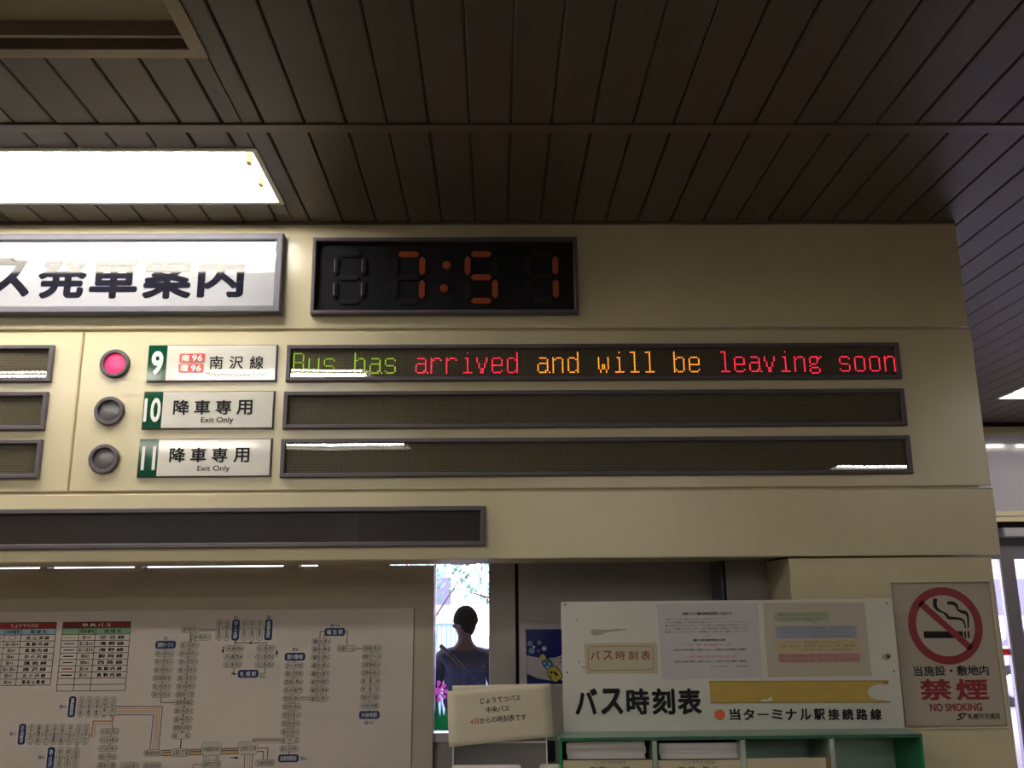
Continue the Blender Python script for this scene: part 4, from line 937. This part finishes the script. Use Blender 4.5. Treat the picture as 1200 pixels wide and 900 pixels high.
for dx in (-1.1, -.3, .5): MB().box(c.x+dx, c.x+dx+.45, 23.96, 24, c.z-.2, c.z+.55).build('window', M['fglass'], bl)
MB().box(c.x-1.75, c.x+1.25, 23.9, 27.1, c.z+1.0, c.z+1.15).build('roof', M['facade'], bl)
rl = empty('railing', (U(520, 760, 12).x, 12, 0), 'pale blue street railing seen through the narrow window', 'railing')
zt_ = U(520, 731, 12).z; xa, xb = U(490, 731, 12).x, U(534, 731, 12).x
MB().tube((xa, 12, zt_), (xb, 12, zt_), .03, 8).build('top_rail', M['rail2'], rl); MB().tube((xa, 12, zt_-.5), (xb, 12, zt_-.5), .025, 8).build('lower_rail', M['rail2'], rl)
for i in range(9): x = xa+(xb-xa)*i/8; MB().tube((x, 12, -.02), (x, 12, zt_), .018, 6).build('post', M['rail2'], rl)
# car by the entrance
cyy = 12.7; cw = U(1188, 812, cyy)
ca = empty('car', (cw.x+1.3, cyy, -.02), 'silver car parked outside the glass entrance', 'car')
pro = [(-.9, .28), (3.4, .28), (3.5, .75), (2.6, .9), (1.9, 1.38), (.4, 1.42), (-.5, .95), (-.95, .8)]
MB().prism([(cw.x+a, b) for a, b in pro], cyy, cyy+1.6).build('body', M['car'], ca)
MB().prism([(cw.x+a, b) for a, b in [(-.2, .95), (2.35, .92), (1.8, 1.30), (.5, 1.33)]], cyy-.01, cyy).build('side_window', M['fglass'], ca)
for dx in (0, 2.5):
    wv = MB().lathe(cw.x+dx, .31, [(.0, cyy-.03), (.2, cyy-.04), (.32, cyy-.04), (.33, cyy), (.33, cyy+.15), (.2, cyy+.16)], 24).build('wheel', M['tyre'], ca)
    MB().lathe(cw.x+dx, .31, [(.0, cyy-.055), (.17, cyy-.05), (.2, cyy-.035)], 20).build('hub_cap', M['hub'], wv)

st = empty('building', (14, 30, 0), 'low pale building across the street beyond the glass entrance', 'building')
MB().box(4, 30, 30, 38, 0, 3.4).build('wall', M['facade'], st)
MB().box(3.8, 30.2, 29.8, 38.2, 3.4, 3.7).build('roof', M['facade'], st)
for k in range(8): MB().box(5+k*3, 6.9+k*3, 29.95, 30, .9, 2.5).build('window', M['fglass'], st)
gr = empty('railing', (9, 20, -.02), 'pale blue kerb railing along the street beyond the car', 'railing')
MB().tube((3, 20, .95), (16, 20, .95), .03, 8).build('top_rail', M['rail2'], gr)
for k in range(14): MB().tube((3+k, 20, -.02), (3+k, 20, .95), .022, 6).build('post', M['rail2'], gr)
# ================================================================== PERSON OUTSIDE THE WINDOW
PX, PYY = U(545, 740, 3.7).x, 3.7
person = empty('person', (PX, PYY, -.02), 'person in a dark navy top with a diagonal bag strap, standing outside the window', 'person')
def skinmesh(name, verts, edges, radii, mt, root=0, sub=2):
    me = bpy.data.meshes.new(name); me.from_pydata([(x, y, z) for x, y, z in verts], edges, []); o = bpy.data.objects.new(name, me); COL.objects.link(o)
    md = o.modifiers.new('skin', 'SKIN'); md.use_smooth_shade = True; md.branch_smoothing = .6
    for i, r_ in enumerate(radii):
        sv = me.skin_vertices[0].data[i]; sv.radius = r_ if isinstance(r_, tuple) else (r_, r_); sv.use_root = (i == root)
    s2 = o.modifiers.new('sub', 'SUBSURF'); s2.levels = sub; s2.render_levels = sub
    dg = bpy.context.evaluated_depsgraph_get(); m2 = bpy.data.meshes.new_from_object(o.evaluated_get(dg)); m2.name = name
    bpy.data.objects.remove(o); m2.materials.clear(); m2.materials.append(mt)
    o = bpy.data.objects.new(name, m2); link(o, person); return o
V = []; E_ = []; Rd = []
def add(p, r_, par=None):
    V.append(p); Rd.append(r_); i = len(V)-1
    if par is not None: E_.append((par, i))
    return i
pel = add((0, 0, .95), (.155, .11)); w1 = add((0, 0, 1.08), (.135, .10), pel); w2 = add((0, 0, 1.22), (.155, .11), w1); chs = add((0, 0, 1.33), (.155, .10), w2); nk0 = add((0, 0, 1.41), .070, chs); nk = add((.0, .0, 1.455), .050, nk0)
hd1 = add((-.006, -.005, 1.525), (.064, .075), nk); hd2 = add((0, .0, 1.585), (.078, .090), hd1); hd3 = add((0, .01, 1.63), (.060, .07), hd2)
nose = add((-.092, -.03, 1.555), .010, hd1)
for s_ in (-1, 1):
    sh = add((s_*.155, 0, 1.355), .062, chs); el = add((s_*.225, .02, 1.10), .045, sh); wr = add((s_*.22, -.04, .88), .030, el); pm = add((s_*.218, -.055, .81), (.022, .038), wr)
    for f_ in range(4):
        k1 = add((s_*.218, -.085+f_*.02, .765), .0095, pm); k2 = add((s_*.208, -.088+f_*.02, .72-.004*abs(f_-1.5)), .008, k1); add((s_*.195, -.086+f_*.02, .69), .007, k2)
    t1 = add((s_*.205, -.10, .80), .010, pm); add((s_*.198, -.115, .765), .009, t1)
    hp = add((s_*.09, 0, .87), .095, pel); kn = add((s_*.10, -.01, .50), .060, hp); an = add((s_*.10, .02, .10), .040, kn); ft = add((s_*.11, -.10, .045), (.035, .04), an); add((s_*.115, -.17, .035), (.03, .035), ft)
skinmesh('body', V, E_, Rd, M['skin'])
skinmesh('shirt', [(0, 0, .90), (0, 0, 1.10), (0, 0, 1.24), (0, 0, 1.335), (0, 0, 1.43), (-.165, 0, 1.325), (.165, 0, 1.325), (-.235, .02, 1.10), (.235, .02, 1.10), (-.24, -.01, 1.00), (.24, -.01, 1.00)],
  [(0, 1), (1, 2), (2, 3), (3, 4), (3, 5), (3, 6), (5, 7), (6, 8), (7, 9), (8, 10)], [(.185, .13), (.17, .125), (.18, .13), (.16, .12), .068, .078, .078, .062, .062, .056, .056], M['shirt'])
skinmesh('trousers', [(0, 0, .93), (-.09, 0, .84), (.09, 0, .84), (-.10, -.01, .5), (.10, -.01, .5), (-.10, .015, .12), (.10, .015, .12)], [(0, 1), (0, 2), (1, 3), (2, 4), (3, 5), (4, 6)], [(.17, .125), .108, .108, .078, .078, .062, .062], M['trouser'])
mb = MB(); n = 24; m_ = 14; vs = []; fs = []
for a in range(m_+1):
    th = math.pi*a/m_
    for b in range(n):
        ph = 2*math.pi*b/n; low = 1 if math.cos(th) > -.1 else .86
        vs.append((PX+.004+.092*low*math.sin(th)*math.cos(ph), PYY+.022+.104*math.sin(th)*math.sin(ph), -.02+1.580+.120*math.cos(th)))
for a in range(m_):
    for b in range(n): fs.append((a*n+b, (a+1)*n+b, (a+1)*n+(b+1) % n, a*n+(b+1) % n))
mb.add(vs, fs); mb.build('hair', M['hair'], person, smooth=True)
mb = MB(); pts = [(-.17, -.085, 1.41), (-.10, -.135, 1.35), (0, -.15, 1.25), (.10, -.15, 1.14), (.19, -.12, 1.00)]
for a, b in zip(pts, pts[1:]): mb.tube(a, b, .016, 8)
v = [Vector(q)+ORG[person] for q in mb.v]; mb.v = [tuple(q) for q in v]; mb.build('bag_strap', M['strap'], person)
person.scale = (1, 1, .975)
